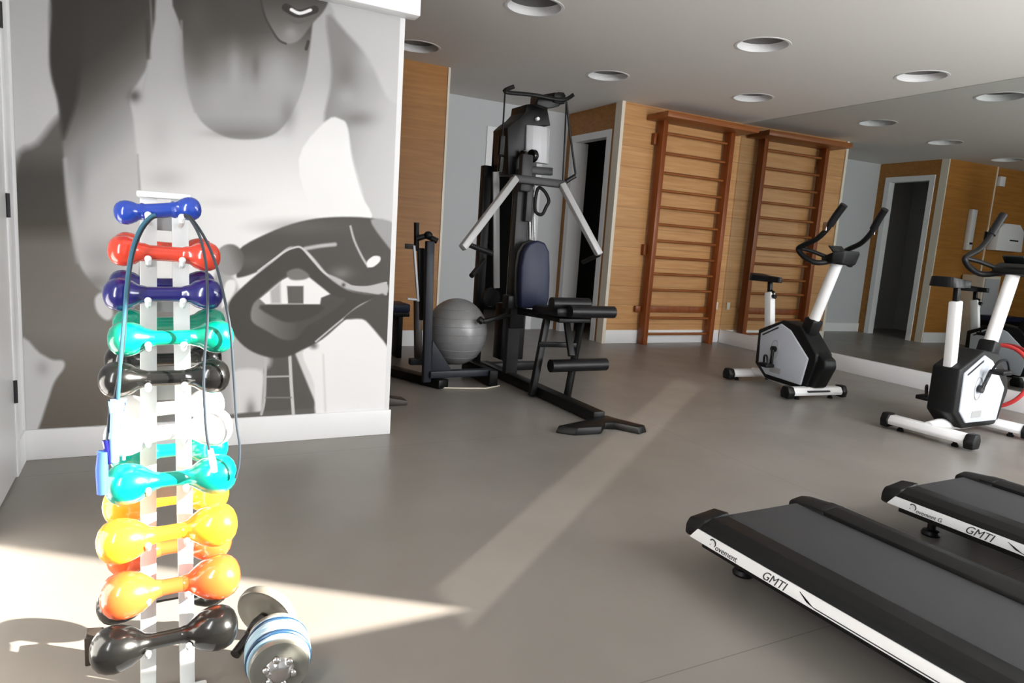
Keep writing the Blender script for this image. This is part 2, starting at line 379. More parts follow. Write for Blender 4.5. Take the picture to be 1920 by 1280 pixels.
# left wall door (seen edge on at the picture's left border)
d4 = struct('door_4', MB().b2((XL, 3.20, 0), (XL+.012, 3.27, 2.12), .002).b2((XL, 2.24, 0), (XL+.012, 2.31, 2.12), .002).b2((XL, 2.31, 2.05), (XL+.012, 3.20, 2.12), .002),
            M['white_trim'], 'white door frame in the left wall at the picture border', 'door frame')
lf = MB().b2((XL+.0005, 2.312, .01), (XL+.008, 3.198, 2.048), .002).build('door_leaf', M['white_gloss'], d4)
for z in (.35, 1.07, 1.75):
    MB().tube([(XL+.014, 3.2, z-.045), (XL+.014, 3.2, z+.045)], .007).build('hinge', M['dark_grey'], lf)
struct('baseboard_left', MB().b2((XL, 3.272, 0), (XL+.01, YM-.013, .13)).b2((XL, .9, 0), (XL+.01, 2.238, .13)), M['white_trim'], 'white baseboard of the left wall', 'baseboard')
tag(MB().b2((XL+.0085, 2.62, 1.12), (XL+.011, 2.80, 1.32), .001).build('door_notice', M['white_paper']), 'small blank white notice on the door at the left border', 'sign')

# ------------------------------------------------------------------ mural: a printed black and white photograph, painted on a fine grid
def build_mural():
    x0, x1, z0, z1 = -.488, 1.078, .134, 2.104
    nx, nz = 430, 540
    gx, gz = np.meshgrid(np.linspace(x0, x1, nx), np.linspace(z0, z1, nz))
    P = np.stack([gx, np.full_like(gx, YM), gz-CAMH], -1) @ AX.T
    U = 960+FPX*P[..., 0]/P[..., 2]; V = 640+FPX*P[..., 1]/P[..., 2]
    img = np.full(U.shape, 203.0)
    def sdf(poly):
        p = np.array(poly, float); d = np.full(U.shape, 1e9); ins = np.zeros(U.shape, bool)
        n = len(p)
        for i in range(n):
            a, b = p[i], p[(i+1) % n]; e = b-a; L = (e@e)+1e-9
            wx, wy = U-a[0], V-a[1]; t = np.clip((wx*e[0]+wy*e[1])/L, 0, 1)
            d = np.minimum(d, (wx-e[0]*t)**2+(wy-e[1]*t)**2)
            c = ((a[1] <= V) & (b[1] > V)) | ((b[1] <= V) & (a[1] > V))
            xc = a[0]+(V-a[1])*e[0]/(e[1] if abs(e[1]) > 1e-9 else 1e-9)
            ins ^= c & (U < xc)
        d = np.sqrt(d); return np.where(ins, -d, d)
    def sm(poly, n=4):
        return [(q.x, q.y) for q in cr([(a, b, 0) for a, b in poly], n, closed=True)]
    def blend(m, val, a=1.0):
        nonlocal img
        m = np.clip(m, 0, 1)*a; img = img*(1-m)+val*m
    def fill(poly, val, soft=2., a=1.0, smooth=True):
        if smooth: poly = sm(poly)
        blend(.5-sdf(poly)/soft/2, val, a)
    def blob(c, r, val, a=1.0, p=2.0):
        q = ((U-c[0])/r[0])**2+((V-c[1])/r[1])**2
        blend(np.exp(-q**(p/2)*1.2), val, a)
    def line(pts, w, val, a=1., soft=1.5):
        p = [(q.x, q.y) for q in cr([(x, y, 0) for x, y in pts], 6)]; d = np.full(U.shape, 1e9)
        for A, B in zip(p[:-1], p[1:]):
            e = (B[0]-A[0], B[1]-A[1]); L = e[0]**2+e[1]**2+1e-9
            t = np.clip(((U-A[0])*e[0]+(V-A[1])*e[1])/L, 0, 1); d = np.minimum(d, np.hypot(U-A[0]-e[0]*t, V-A[1]-e[1]*t))
        blend((w/2-d)/soft+.5, val, a)
    def ramp(t, stops):
        return np.interp(t, [s[0] for s in stops], [s[1] for s in stops])
    # background, dark shape at the lower left, pale shape in the corner
    blend(np.ones_like(U), ramp(V, [(0, 172), (250, 194), (500, 208)]))  # darker toward the top: light falloff on the wall put into the print
    fill([(28, 305), (70, 268), (118, 215), (160, 250), (270, 330), (300, 560), (300, 830), (20, 830), (20, 500)], ramp(V, [(280, 92), (330, 70), (420, 74), (460, 112), (620, 122), (700, 104), (800, 92)]), 9)
    blend(np.clip((V-400)/90, 0, 1)*np.clip((460-U)/40, 0, 1)*np.clip((U-190)/60, 0, 1), ramp(V, [(400, 150), (600, 110), (800, 130)]), .9)
    fill([(36, 640), (75, 662), (98, 674), (118, 676), (120, 690), (102, 716), (88, 756), (66, 812), (30, 812)], 196, 3)
    blob((80, 690), (14, 16), 150, .6)
    # white tank top and the area below it
    fill([(250, 150), (262, 90), (280, -20), (345, -20), (560, -20), (625, 20), (627, 120), (640, 222), (662, 300), (700, 420), (620, 470), (480, 560), (430, 620), (300, 560), (262, 420), (256, 300)],
         ramp(V, [(0, 152), (150, 170), (250, 200), (330, 219), (420, 233), (520, 226)]), 3)  # tank top tones also darkened upward for the wall's light falloff
    blob((300, 240), (26, 50), 182, .6); blob((310, 335), (40, 22), 184, .7); blob((420, 380), (60, 12), 205, .5)
    # right arm (grey) behind the strap
    fill([(612, 30), (650, 62), (692, 112), (724, 180), (760, 230), (760, 440), (694, 410), (678, 360), (662, 300), (652, 250), (640, 228), (608, 226), (622, 140)],
         ramp(U+.5*(V-150), [(600, 124), (640, 134), (700, 158), (760, 182), (860, 194)]), 4)  # arm tones lowered for the same painted falloff
    blob((648, 140), (22, 44), 112, .8); blob((668, 222), (36, 16), 116, .8); blob((650, 180), (22, 20), 172, .5); blob((700, 110), (26, 26), 178, .6)
    fill([(612, 226), (640, 224), (652, 240), (660, 300), (676, 362), (694, 412), (600, 408), (560, 300)], ramp(V, [(220, 216), (300, 230), (420, 240)]), 2.)
    # chest and neck
    fill([(340, -30), (341, 60), (344, 120), (356, 180), (376, 226), (412, 252), (450, 261), (500, 257), (532, 236), (560, 186), (574, 140), (581, 90), (590, 10), (600, -30)],
         ramp(V, [(0, 58), (60, 74), (110, 118), (160, 152), (215, 158), (258, 130)]), 2.2)
    blob((372, 60), (30, 90), 78, .8); blob((440, 130), (14, 50), 168, .6); blob((480, 118), (9, 34), 92, .7); blob((520, 140), (34, 60), 166, .7)
    blob((410, 190), (30, 26), 165, .5); blob((540, 215), (16, 30), 112, .6); blob((450, 20), (55, 55), 66, .9); blob((450, 250), (60, 9), 118, .7)
    # chin and smile
    fill([(488, -30), (494, 20), (506, 52), (522, 74), (540, 82), (562, 74), (586, 44), (606, 22), (616, 0), (618, -30)], ramp(V, [(0, 66), (40, 92), (80, 128)]), 2)
    blob((545, 62), (14, 14), 150, .6); line([(536, 14), (560, 26), (590, 18)], 15, 46); line([(546, 18), (562, 25), (582, 19)], 6, 226); line([(532, 30), (560, 42), (590, 30)], 6, 88)
    line([(489, 0), (498, 34), (520, 72), (536, 82)], 4, 50, .8); line([(578, 78), (574, 92)], 6, 46, .8)
    # left arm
    armv = ramp((U-118)*.55+(V-60)*.62, [(0, 52), (60, 58), (100, 84), (150, 140), (205, 184), (300, 202)])
    fill([(112, -30), (99, 30), (94, 90), (97, 140), (110, 192), (116, 250), (122, 330), (131, 410), (144, 480), (166, 522), (205, 552), (250, 545), (264, 480), (264, 360), (256, 290), (250, 225), (244, 180), (262, 150), (278, 108), (280, -30)], armv, 3)
    blend((.5-sdf(sm([(94, 90), (97, 140), (110, 192), (116, 250), (124, 250), (150, 150), (150, -30), (100, -30)]))/12), 50, .9)
    line([(122, 300), (130, 400), (146, 490)], 9, 172, .6, 6); blob((150, 330), (14, 70), 132, .55)
    blob((190, 480), (46, 40), 150, .7); blob((180, 530), (40, 22), 122, .8)
    blob((252, 180), (13, 13), 86, .95); line([(276, 40), (279, 108)], 8, 58, .6, 5); line([(258, 290), (262, 358)], 3, 150, .7, 4)
    line([(282, 0), (284, 90), (268, 170)], 3, 158, .5, 4); line([(340, 40), (346, 140), (366, 210)], 4, 150, .6, 4)
    # lower scene: chairs, ladder, white shorts
    fill([(425, 500), (500, 620), (640, 560), (724, 560), (730, 800), (400, 800), (395, 560)], ramp(U, [(400, 150), (440, 176), (520, 190), (600, 214)]), 4)
    fill([(497, 650), (548, 650), (600, 776), (490, 776)], 82, 2, smooth=False)
    fill([(430, 640), (500, 660), (500, 690), (430, 690)], 172, 6); fill([(438, 696), (490, 696), (492, 740), (484, 784), (446, 784), (436, 740)], 206, 4)
    blob((470, 770), (10, 22), 100, .7)
    fill([(436, 776), (600, 765), (600, 776), (436, 790)], 92, 2)
    line([(498, 660), (496, 745), (490, 776)], 5, 178); line([(543, 660), (546, 720), (550, 776)], 6, 190); line([(498, 706), (543, 705)], 3, 170); line([(498, 745), (546, 745)], 2.5, 120)
    fill([(568, 662), (594, 640), (634, 598), (680, 597), (722, 640), (740, 800), (604, 800), (590, 720)], ramp(V, [(600, 240), (780, 230)]), 2.5)
    blob((588, 648), (9, 7), 92, .9); line([(606, 665), (610, 770)], 5, 196, .7, 5)
    # machine: dark body
    fill([(446, 470), (500, 438), (560, 416), (620, 407), (690, 408), (722, 418), (760, 440), (760, 548), (690, 552), (648, 541), (616, 516), (590, 486), (572, 468), (552, 462), (534, 468), (490, 505), (450, 520), (443, 512)], 74, 1.8)
    blob((560, 425), (90, 16), 104, .45); blob((470, 490), (30, 14), 100, .4); blob((640, 512), (20, 12), 130, .6)
    line([(572, 466), (600, 461), (628, 458)], 7, 196, .85, 4)
    line([(657, 424), (664, 450), (678, 480), (690, 500)], 4, 172); fill([(688, 490), (700, 480), (712, 481), (712, 490), (700, 500), (690, 500)], 232, 1.2)
    fill([(695, 412), (740, 420), (740, 470), (722, 455)], 150, 2)
    # ring handle
    fill([(428, 588), (434, 560), (470, 524), (520, 484), (544, 464), (562, 463), (578, 478), (606, 511), (640, 537), (664, 547), (700, 552), (740, 548), (740, 562), (690, 572), (650, 597), (604, 636), (566, 656), (540, 668), (506, 670), (466, 655), (438, 626)], 66, 1.8)
    fill([(470, 592), (474, 572), (486, 558), (529, 522), (557, 508), (582, 520), (620, 552), (648, 562), (610, 592), (575, 612), (556, 634), (530, 636), (500, 620), (476, 606)], ramp(U, [(470, 128), (520, 98), (560, 74), (640, 72)]), 2)
    fill([(488, 572), (601, 572), (590, 592), (550, 604), (520, 598)], 64, 2.5)
    fill([(487, 560), (529, 525), (557, 510), (580, 520), (619, 551), (602, 558), (600, 570), (498, 570)], 238, 1.5, smooth=False)
    fill([(538, 510), (560, 503), (580, 516), (570, 524), (545, 524)], 112, 2); fill([(538, 536), (569, 536), (569, 569), (540, 569)], 88, 1.5, smooth=False); fill([(506, 545), (526, 528), (527, 569), (508, 569)], 168, 3, smooth=False)
    line([(484, 508), (530, 474), (552, 464), (566, 465), (586, 487), (612, 514), (650, 532), (662, 537), (690, 538), (724, 530)], 3.6, 196)
    fill([(614, 514), (640, 524), (660, 535), (690, 536), (724, 530), (724, 552), (690, 549), (660, 544), (636, 534)], 176, 1.5); blob((644, 534), (4, 4), 60, .9)
    line([(592, 640), (640, 600), (676, 572), (724, 552)], 3.4, 190, .9); fill([(644, 597), (680, 570), (726, 555), (740, 660), (718, 638), (694, 610), (678, 598)], 72, 2)
    # round knob and white chips beside the rack
    fill([(403, 488), (408, 470), (422, 459), (440, 459), (454, 472), (457, 490), (450, 508), (436, 516), (420, 514), (408, 504)], ramp(U-.4*(V-488), [(404, 150), (430, 138), (455, 96)]), 2)
    fill([(423, 530), (440, 526), (440, 545), (424, 570), (415, 575)], 224, 2)
    fill([(178, 560), (190, 548), (204, 556), (212, 590), (200, 600), (182, 584)], 206, 3)
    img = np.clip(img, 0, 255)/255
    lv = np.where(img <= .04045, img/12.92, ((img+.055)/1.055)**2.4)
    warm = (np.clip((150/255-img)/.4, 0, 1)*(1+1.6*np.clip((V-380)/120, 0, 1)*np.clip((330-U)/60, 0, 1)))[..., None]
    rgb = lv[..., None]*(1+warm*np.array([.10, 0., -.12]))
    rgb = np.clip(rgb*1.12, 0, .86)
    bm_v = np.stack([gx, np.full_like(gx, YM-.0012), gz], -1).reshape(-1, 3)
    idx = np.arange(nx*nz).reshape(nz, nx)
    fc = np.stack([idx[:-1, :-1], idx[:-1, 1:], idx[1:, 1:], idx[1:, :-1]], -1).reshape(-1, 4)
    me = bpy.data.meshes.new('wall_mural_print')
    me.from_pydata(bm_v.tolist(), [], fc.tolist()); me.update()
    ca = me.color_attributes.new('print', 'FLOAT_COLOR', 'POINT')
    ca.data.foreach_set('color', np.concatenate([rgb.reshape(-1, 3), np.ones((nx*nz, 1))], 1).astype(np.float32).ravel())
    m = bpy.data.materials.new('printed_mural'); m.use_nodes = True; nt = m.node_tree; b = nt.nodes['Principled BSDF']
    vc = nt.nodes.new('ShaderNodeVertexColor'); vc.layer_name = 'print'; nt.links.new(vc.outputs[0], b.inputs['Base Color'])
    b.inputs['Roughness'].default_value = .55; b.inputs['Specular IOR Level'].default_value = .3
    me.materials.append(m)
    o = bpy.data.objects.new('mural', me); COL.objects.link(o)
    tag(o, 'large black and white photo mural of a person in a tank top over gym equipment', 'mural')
build_mural()

# ------------------------------------------------------------------ ceiling lamps
def make_lamp(x, y):
    t = thing('ceiling_lamp', 'x', 'ceiling lamp', (x, y, CZ), group='round ceiling lamps')
    MB().lathe([(LR-.006, -.003), (LR+.012, -.003), (LR+.014, -.0005), (LR-.001, 0), (LR-.001, .062), (LR-.006, .062), (LR-.006, -.003)], (0, 0, 0), (0, 0, 1), 48, cap=False).build('rim', M['white_gloss'], t)
    MB().lathe([(0, .054), (LR-.0065, .054), (LR-.0065, .061), (0, .061)], (0, 0, 0), (0, 0, 1), 48).build('diffuser', M['lamp_shaded'], t)
    return t
lamps = LAMPS
L0 = make_lamp(*lamps[0][:2])
for i, (x, y, lb) in enumerate(lamps):
    o = L0 if i == 0 else copy_tree(L0)
    o.location = (x, y, CZ); o['label'] = lb

# ------------------------------------------------------------------ wall bars
def wall_bars():
    t = thing('wall_bars', 'reddish wooden wall bars on the pale panelling, ladder with top board', 'wall bars', (5.40, YA-.08, 0))
    xs = (4.90, 5.885); yf = YA-.075
    for x in xs: MB().box((x, yf-.02, 1.235), (.062, .11, 2.47), None, .006).build('upright', M['red_wood'], t, True)
    cap = MB().b2((4.74, YA-.36, 2.445), (6.06, YA-.02, 2.505), .006).build('top_board', M['rung_wood'], t, True)
    MB().b2((4.735, YA-.375, 2.415), (5.18, YA-.345, 2.515), .005).build('board_edge', M['red_wood'], cap, True)
    zs = [.115, .30, .62, .80, .985, 1.17, 1.35, 1.54, 1.72, 1.91, 2.12, 2.33]
    for z in zs: MB().tube([(xs[0]+.025, yf-.01, z), (xs[1]-.025, yf-.01, z)], .0155, 12).build('rung', M['rung_wood'], t, True)
    MB().b2((4.80, YA-.05, .36), (5.90, YA-.018, .43), .004).build('lower_rail', M['red_wood'], t, True)
    for z in (1.0, 2.2): MB().b2((4.83, YA-.06, z), (4.865, YA-.002, z+.12), .004).build('wall_bracket', M['red_wood'], t, True)
wall_bars()
o = MB().b2((6.03, YA-.010, .40), (6.08, YA-.0005, .49), .002).build('wall_socket', M['cream_trim']); tag(o, 'small cream power socket on the panelling low beside the wall bars', 'socket')

# things on the hidden-side walls that the mirror shows
d = thing('soap_dispenser', 'tall white slim dispenser on the brown panel, seen in the mirror', 'dispenser', (1.80, YA, 1.36))
MB().b2((1.75, YA-.07, 1.37), (1.86, YA-.0005, 1.95), .012).build('body', M['white_gloss'], d, True); MB().b2((1.78, YA-.085, 1.45), (1.83, YA-.069, 1.48), .003).build('lever', M['black'], d, True)
d = thing('towel_dispenser', 'wide white paper towel box on the further brown panel, seen in the mirror', 'dispenser', (1.0, YA+.03, 1.38))
MB().prism([(.66, 1.40), (1.28, 1.40), (1.27, 1.72), (1.16, 1.80), (.80, 1.80), (.68, 1.70)], lambda a, b: Vector((a, YA-.12, b)), lambda a, b: Vector((a, YA+.0302, b)), .01).build('body', M['white_gloss'], d, True)
MB().b2((.80, YA-.125, 1.55), (1.0, YA-.121, 1.57)).build('slot', M['black'], d, True)
o = MB().b2((1.18, YA-.03, 2.33), (1.30, YA+.0295, 2.47), .006).build('wall_sensor', M['white_gloss']); tag(o, 'small white box high on the brown panel, seen in the mirror', 'sensor')
d = thing('cabinet', 'low cream cabinet standing against the brown panel, seen in the mirror', 'cabinet', (1.62, YA-.2, 0))
MB().b2((1.42, YA-.34, 0), (1.80, YA-.03, 1.02), .006).build('body', M['cream_trim'], d, True); MB().b2((1.45, YA-.352, .06), (1.77, YA-.341, .98), .003).build('door', M['grey_panel'], d, True)
for i, y in enumerate((6.55, 6.70)):
    d = thing('soap_bottle', ('white pump bottle on the washroom shelf, nearer the door jamb', 'white pump bottle on the washroom shelf, nearer the corner')[i], 'bottle', (1.16, y, 1.09), group='bottles on the washroom shelf')
    MB().lathe([(.001, 0), (.04, 0), (.042, .01), (.040, .22), (.018, .25), (.018, .27)], (0, 0, 0), (0, 0, 1), 20).build('body', M['white_gloss'], d)
    MB().tube([(0, 0, .27), (0, 0, .31), (.05, 0, .315)], .008).build('pump', M['white_gloss'], d)
tag(MB().b2((1.1005, 6.4, 1.05), (1.30, 7.2, 1.089), .004).build('washroom_shelf', M['grey_panel']), 'grey shelf in the washroom seen through the mirrored doorway', 'shelf')

# ------------------------------------------------------------------ multi-gym
G = thing('multi_gym', 'black multi-gym tower with navy backrest, grey press arms and lat bar', 'exercise machine', (2.39, 4.62, 0))
def gp(mb, name, m, ch=None): return mb.build(name, M[m], ch or G, True)
# base
gp(MB().bar((2.39, 4.98, .04), (2.39, 3.30, .04), .085, .07, .008), 'base_beam', 'black_metal')
gp(MB().bar((2.30, 4.93, .034), (2.86, 4.93, .034), .08, .066, .008), 'rear_foot', 'black_metal')
ff = gp(MB().prism([(-.36, -.03), (-.27, -.11), (-.10, -.12), (-.02, -.04), (.04, -.06), (.12, -.19), (.20, -.16), (.12, .02), (.10, .10), (-.02, .12), (-.12, .04)], lambda a, b: Vector((2.37+a, 3.22+b, .002)), lambda a, b: Vector((2.37+a*.94, 3.22+b*.94, .045)), .008), 'front_foot', 'black_metal')
gp(MB().bar((2.12, 3.15, .05), (2.40, 3.32, .075), .05, .03, .008).bar((2.50, 3.07, .05), (2.38, 3.34, .075), .045, .03, .008), 'foot_plate', 'black', ff)
# uprights
YT = 4.66
gp(MB().bar((2.39, 4.50, .07), (2.39, 4.50, 1.58), .10, .06, .006, up=(0, 1, 0)), 'front_post', 'dark_grey')
gp(MB().bar((2.28, 4.90, .07), (2.28, 4.90, 1.62), .07, .07, .006, up=(0, 1, 0)), 'rear_post', 'black_metal')
gp(MB().bar(at(930, 322, y=4.72), at(931, 540, y=4.72), .05, .02, .004, up=(0, 1, 0)), 'press_lever', 'grey_panel')
gp(MB().tube([(2.44, 4.72, .12), (2.44, 4.72, 1.75)], .010).tube([(2.52, 4.72, .12), (2.52, 4.72, 1.75)], .010), 'guide_rod', 'chrome')
ws = gp(MB().box((2.48, 4.72, .36), (.20, .14, .44), None, .006), 'weight_stack', 'black_metal')
# head shroud
SH = [at(u, v, y=4.58) for u, v in ((951, 328), (950, 300), (949, 240), (960, 230), (973, 221), (983, 210), (985, 196), (1001, 195), (1024, 203), (1030, 236), (992, 237), (992, 303), (988, 329))]
gp(MB().prism([(p.x, p.z) for p in SH], lambda a, b: Vector((a, 4.56, b)), lambda a, b: Vector((a, 4.80, b)), .006), 'head_shroud', 'black_metal')
PN = [at(u, v, y=4.53) for u, v in ((992, 234), (1028, 232), (1031, 306), (994, 303))]
def pnl(k, y): return lambda a, b: Vector((a, y, b))
cx0 = min(p.x for p in PN); cx1 = max(p.x for p in PN); zb, zt = PN[3].z, PN[0].z
gp(MB().prism([(cx0, 4.545), (cx0+.04, 4.52), ((cx0+cx1)/2, 4.505), (cx1-.04, 4.52), (cx1, 4.545), (cx1, 4.575), (cx0, 4.575)], lambda a, b: Vector((a+.0, b, zb)), lambda a, b: Vector((a-.01, b, zt)), .004), 'shroud_panel', 'grey_panel')
q0, q1 = at(988, 318, y=4.53), at(1034, 322, y=4.53)
gp(MB().bar(q0, q1, .05, .055, .006), 'panel_base', 'dark_grey')
p0 = at(999, 292, y=4.50); p1 = at(982, 290, y=4.50)
gp(MB().lathe([(.001, -.02), (.042, -.02), (.046, -.012), (.036, 0), (.046, .012), (.042, .02), (.001, .02)], p0, (1, .3, 0), 28), 'pulley', 'black_gloss')
gp(MB().lathe([(.001, -.018), (.030, -.018), (.034, 0), (.030, .018), (.001, .018)], p1, (1, .3, 0), 24), 'pulley', 'black_gloss')
gp(MB().lathe([(.001, -.02), (.012, -.02), (.014, -.015), (.014, .005)], at(1007, 223, y=4.555), (0, 1, 0), 16), 'bolt', 'white_gloss')
# top boom and lat bar
gp(MB().bar(at(1010, 190, y=4.70)+Vector((0, .05, 0)), at(1050, 184, y=4.38), .10, .07, .012), 'top_boom', 'black_metal')
gp(MB().prism([(q.x, q.z) for q in (at(u, v, y=4.42) for u, v in ((1004, 196), (1008, 182), (1036, 180), (1044, 173), (1056, 174), (1058, 186), (1046, 200), (1026, 204)))], lambda a, b: Vector((a, 4.40, b)), lambda a, b: Vector((a, 4.46, b)), .006), 'boom_bracket', 'black_metal')
lat = gp(MB().tube(cr([at(964, 162, y=4.30), at(947, 172, y=4.33), at(1000, 178, y=4.36), at(1054, 187, y=4.36), at(1076, 177, y=4.32)], 6), .014), 'lat_bar', 'black_metal')
gp(MB().tube([at(953, 168, y=4.31), at(966, 160, y=4.29)], .022), 'grip', 'black', lat)
gp(MB().tube([at(1061, 184, y=4.34), at(1077, 176, y=4.31)], .022).tube([at(1062, 187, y=4.34), at(1080, 190, y=4.31)], .018), 'grip', 'black', lat)
# cables and stirrups
gp(MB().tube([at(947, 174, y=4.34), at(942, 255, y=4.40), at(938, 325, y=4.45)], .006), 'cable', 'black')
gp(MB().tube([at(1062, 187, y=4.36), at(1059, 260, y=4.40), at(1055, 338, y=4.40)], .006), 'cable', 'black')
gp(MB().tube([at(x, y, y=4.34) for x, y in ((1062, 190), (1068, 245), (1079, 325), (1077, 332), (1063, 342))], .008).tube([at(1061, 340, y=4.34), at(1078, 330, y=4.34)], .016), 'stirrup', 'black')
gp(MB().tube([at(941, 255, y=4.42), at(938, 290, y=4.42)], .026).tube([at(940, 295, y=4.42), at(937, 322, y=4.42)], .020), 'cable_stop', 'black_gloss')
# press cross bar and arms
yb = 4.36
gp(MB().bar(at(958, 334, y=yb), at(1060, 346, y=yb), .06, .055, .008), 'cross_bar', 'dark_grey')
for a, b in (((967, 334), (867, 465)), ((1053, 345), (1124, 478))):
    A, B = at(*a, y=yb-.02), at(*b, y=4.10)
    arm = gp(MB().bar(A, B, .05, .05, .010, up=(0, 1, 0)), 'press_arm', 'grey_metal')
    dr = (B-A).normalized()
    gp(MB().bar(B, B+dr*.03, .054, .054, .008, up=(0, 1, 0)), 'end_cap', 'black', arm)
    gp(MB().lathe([(.001, -.03), (.02, -.03), (.022, -.02), (.022, .01)], A+Vector((0, -.03, .03)), (0, 1, 0), 18), 'bolt', 'white_gloss', arm)
gp(MB().tube([at(880, 459, y=4.12), at(922, 475, y=4.20)], .018).tube([at(884, 517, y=4.14), at(908, 488, y=4.24)], .018), 'press_grip', 'black')
gp(MB().tube([at(1124, 477, y=4.10), at(1092, 492, y=4.22)], .016), 'press_grip', 'black')
# middle cable, hanging ankle ring
gp(MB().tube([at(992, 345, y=4.5), at(993, 452, y=4.5)], .010).tube([at(1001, 345, y=4.5), at(1002, 452, y=4.5)], .006), 'lift_cable', 'chrome')
gp(MB().tube(cr([at(x, y, y=4.42) for x, y in ((1010, 352), (1004, 372), (1004, 396), (1016, 402), (1024, 388), (1029, 376), (1022, 360))], 4, closed=True)+[at(1010, 352, y=4.42)], .013, 8), 'ankle_strap', 'black')
gp(MB().box((2.375, 4.44, 1.55), (.09, .06, .26), None, .01).box((2.42, 4.45, 1.36), (.05, .05, .3), None, .006), 'lever_bracket', 'dark_grey')
# backrest, seat, arm curl pads
BR = [(974, 577), (972, 545), (973, 500), (978, 472), (988, 456), (1004, 450), (1018, 455), (1026, 472), (1027, 520), (1025, 560), (1020, 577)]
pb = [at(u, v, y=4.34) for u, v in BR]
gp(MB().prism([(p.x, p.z) for p in pb], lambda a, b: Vector((a, 4.30, b)), lambda a, b: Vector((a, 4.365, b)), .016, 3), 'backrest', 'navy_pad')
gp(MB().prism([(p.x+(-.02 if i < 6 else 0), p.z) for i, p in enumerate(pb)], lambda a, b: Vector((a, 4.367, b)), lambda a, b: Vector((a, 4.40, b)), .008), 'backrest_shell', 'black')
gp(MB().bar((2.44, 4.38, .86), (2.40, 4.48, .86), .07, .12, .006), 'backrest_bracket', 'black_metal')
def pad(px0, px1, y0, dy, zt, r=.02): return MB().box(((px0+px1)/2, y0, zt), (px1-px0, dy, .075), None, r)
gp(MB().box((2.56, 4.06, .60), (.34, .36, .065), Matrix.Rotation(math.radians(-3), 4, 'X'), .025), 'seat', 'black_pad')
gp(MB().box((2.56, 4.06, .55), (.26, .30, .03), None, .006), 'seat_plate', 'black_metal')
for x, y, z, l in ((2.52, 3.93, .665, .30), (2.65, 3.85, .62, .36)):
    r = gp(MB().tube([(x-l/2, y, z), (x+l/2, y, z)], .042, 20), 'thigh_roller', 'black_pad')
    gp(MB().lathe([(.001, 0), (.018, 0), (.018, .012), (.001, .016)], (x-l/2-.0005, y, z), (-1, 0, 0), 16), 'roller_cap', 'white_gloss', r)
gp(MB().bar((2.52, 3.97, .57), (2.50, 3.83, .32), .045, .03, .006), 'leg_lever', 'black_metal')
gp(MB().bar((2.42, 4.06, .54), (2.31, 4.00, .012), .045, .04, .005).bar((2.67, 4.0, .54), (2.55, 3.92, .012), .045, .04, .005), 'seat_leg', 'black_metal')
gp(MB().bar((2.35, 4.03, .37), (2.62, 3.97, .37), .035, .035, .005).bar((2.40, 4.47, .55), (2.56, 4.1, .545), .05, .05, .006), 'seat_rail', 'black_metal')
r = gp(MB().tube([(2.40, 3.93, .235), (2.86, 3.93, .235)], .045, 20), 'foot_roller', 'black_pad')
gp(MB().tube([(2.395, 3.93, .235), (2.375, 3.93, .235)], .016, 12), 'roller_pin', 'chrome', r)
gp(MB().bar((2.39, 4.46, .42), (2.39, 4.46, .80), .12, .05, .006, up=(0, 1, 0)).box((2.30, 4.42, .62), (.06, .10, .10), None, .01), 'seat_mount', 'black_metal')
gp(MB().bar(at(905, 603, y=4.40), at(962, 588, y=4.46), .035, .03, .006).tube([at(904, 603, y=4.38), at(898, 598, y=4.38)], .025), 'low_arm', 'black_metal')
gp(MB().lathe([(.001, -.02), (.07, -.02), (.075, 0), (.07, .02), (.001, .02)], at(920, 557, y=4.7), (0, 1, 0), 24), 'cam', 'black')

# ------------------------------------------------------------------ trainer with ball
T = thing('cross_trainer', 'slate cross trainer with black handle posts standing behind the grey ball', 'exercise machine', (1.75, 4.6, 0))
def tp(mb, name, m, ch=None): return mb.build(name, M[m], ch or T, True)
tp(MB().bar(at(799, 716, y=4.42), at(806, 452, y=4.42), .058, .05, .008, up=(0, 1, 0)), 'column', 'slate')
tp(MB().bar((1.57, 4.90, .035), (1.80, 4.36, .035), .10, .065, .012), 'rear_foot', 'black_metal')
tp(MB().bar((1.70, 4.40, .10), (2.20, 4.42, .10), .06, .05, .008), 'base_rail', 'slate')
tp(MB().bar((1.72, 4.88, .10), (2.20, 4.86, .10), .06, .05, .008), 'base_rail', 'slate')
tp(MB().box((2.19, 4.62, .06), (.07, .52, .12), None, .01), 'front_foot', 'black_metal')
tp(MB().prism([(0, 0), (.16, 0), (0, .22)], lambda a, b: Vector((1.715+a, 4.40, .12+b)), lambda a, b: Vector((1.715+a, 4.44, .12+b)), .004), 'gusset', 'slate')
tp(MB().tube([at(781, 470, y=4.5), at(781, 417, y=4.5)], .018), 'handle_post', 'black')
tp(MB().tube([at(781, 447, y=4.48), at(800, 442, y=4.46), at(820, 452, y=4.44)], .020).ell(at(803, 441, y=4.45), (.03, .03, .028)), 'handle_bar', 'black')
tp(MB().bar(at(759, 461, y=4.5), at(776, 462, y=4.48), .035, .035, .004), 'side_grip', 'brown_black')
tp(MB().bar(at(776, 460, y=4.46), at(784, 565, y=4.46), .016, .02, .003, up=(0, 1, 0)).tube([at(764, 560, y=4.46), at(785, 562, y=4.46)], .008), 'link_arm', 'grey_panel')
tp(MB().bar(at(789, 465, y=4.5), at(793, 600, y=4.5), .05, .03, .006, up=(0, 1, 0)), 'pivot_arm', 'black')
tp(MB().bar(at(783, 560, y=4.6), at(784, 672, y=4.6), .055, .04, .01, up=(0, 1, 0)), 'flywheel_guard', 'brown_black')
tp(MB().tube([(2.24, 4.36, .006), (2.1, 4.30, .006), (1.95, 4.33, .006), (1.8, 4.37, .006)], .005), 'power_cord', 'cream_trim')
b = MB().ell((0, 0, 0), (.226, .226, .248), None, 48, 32)
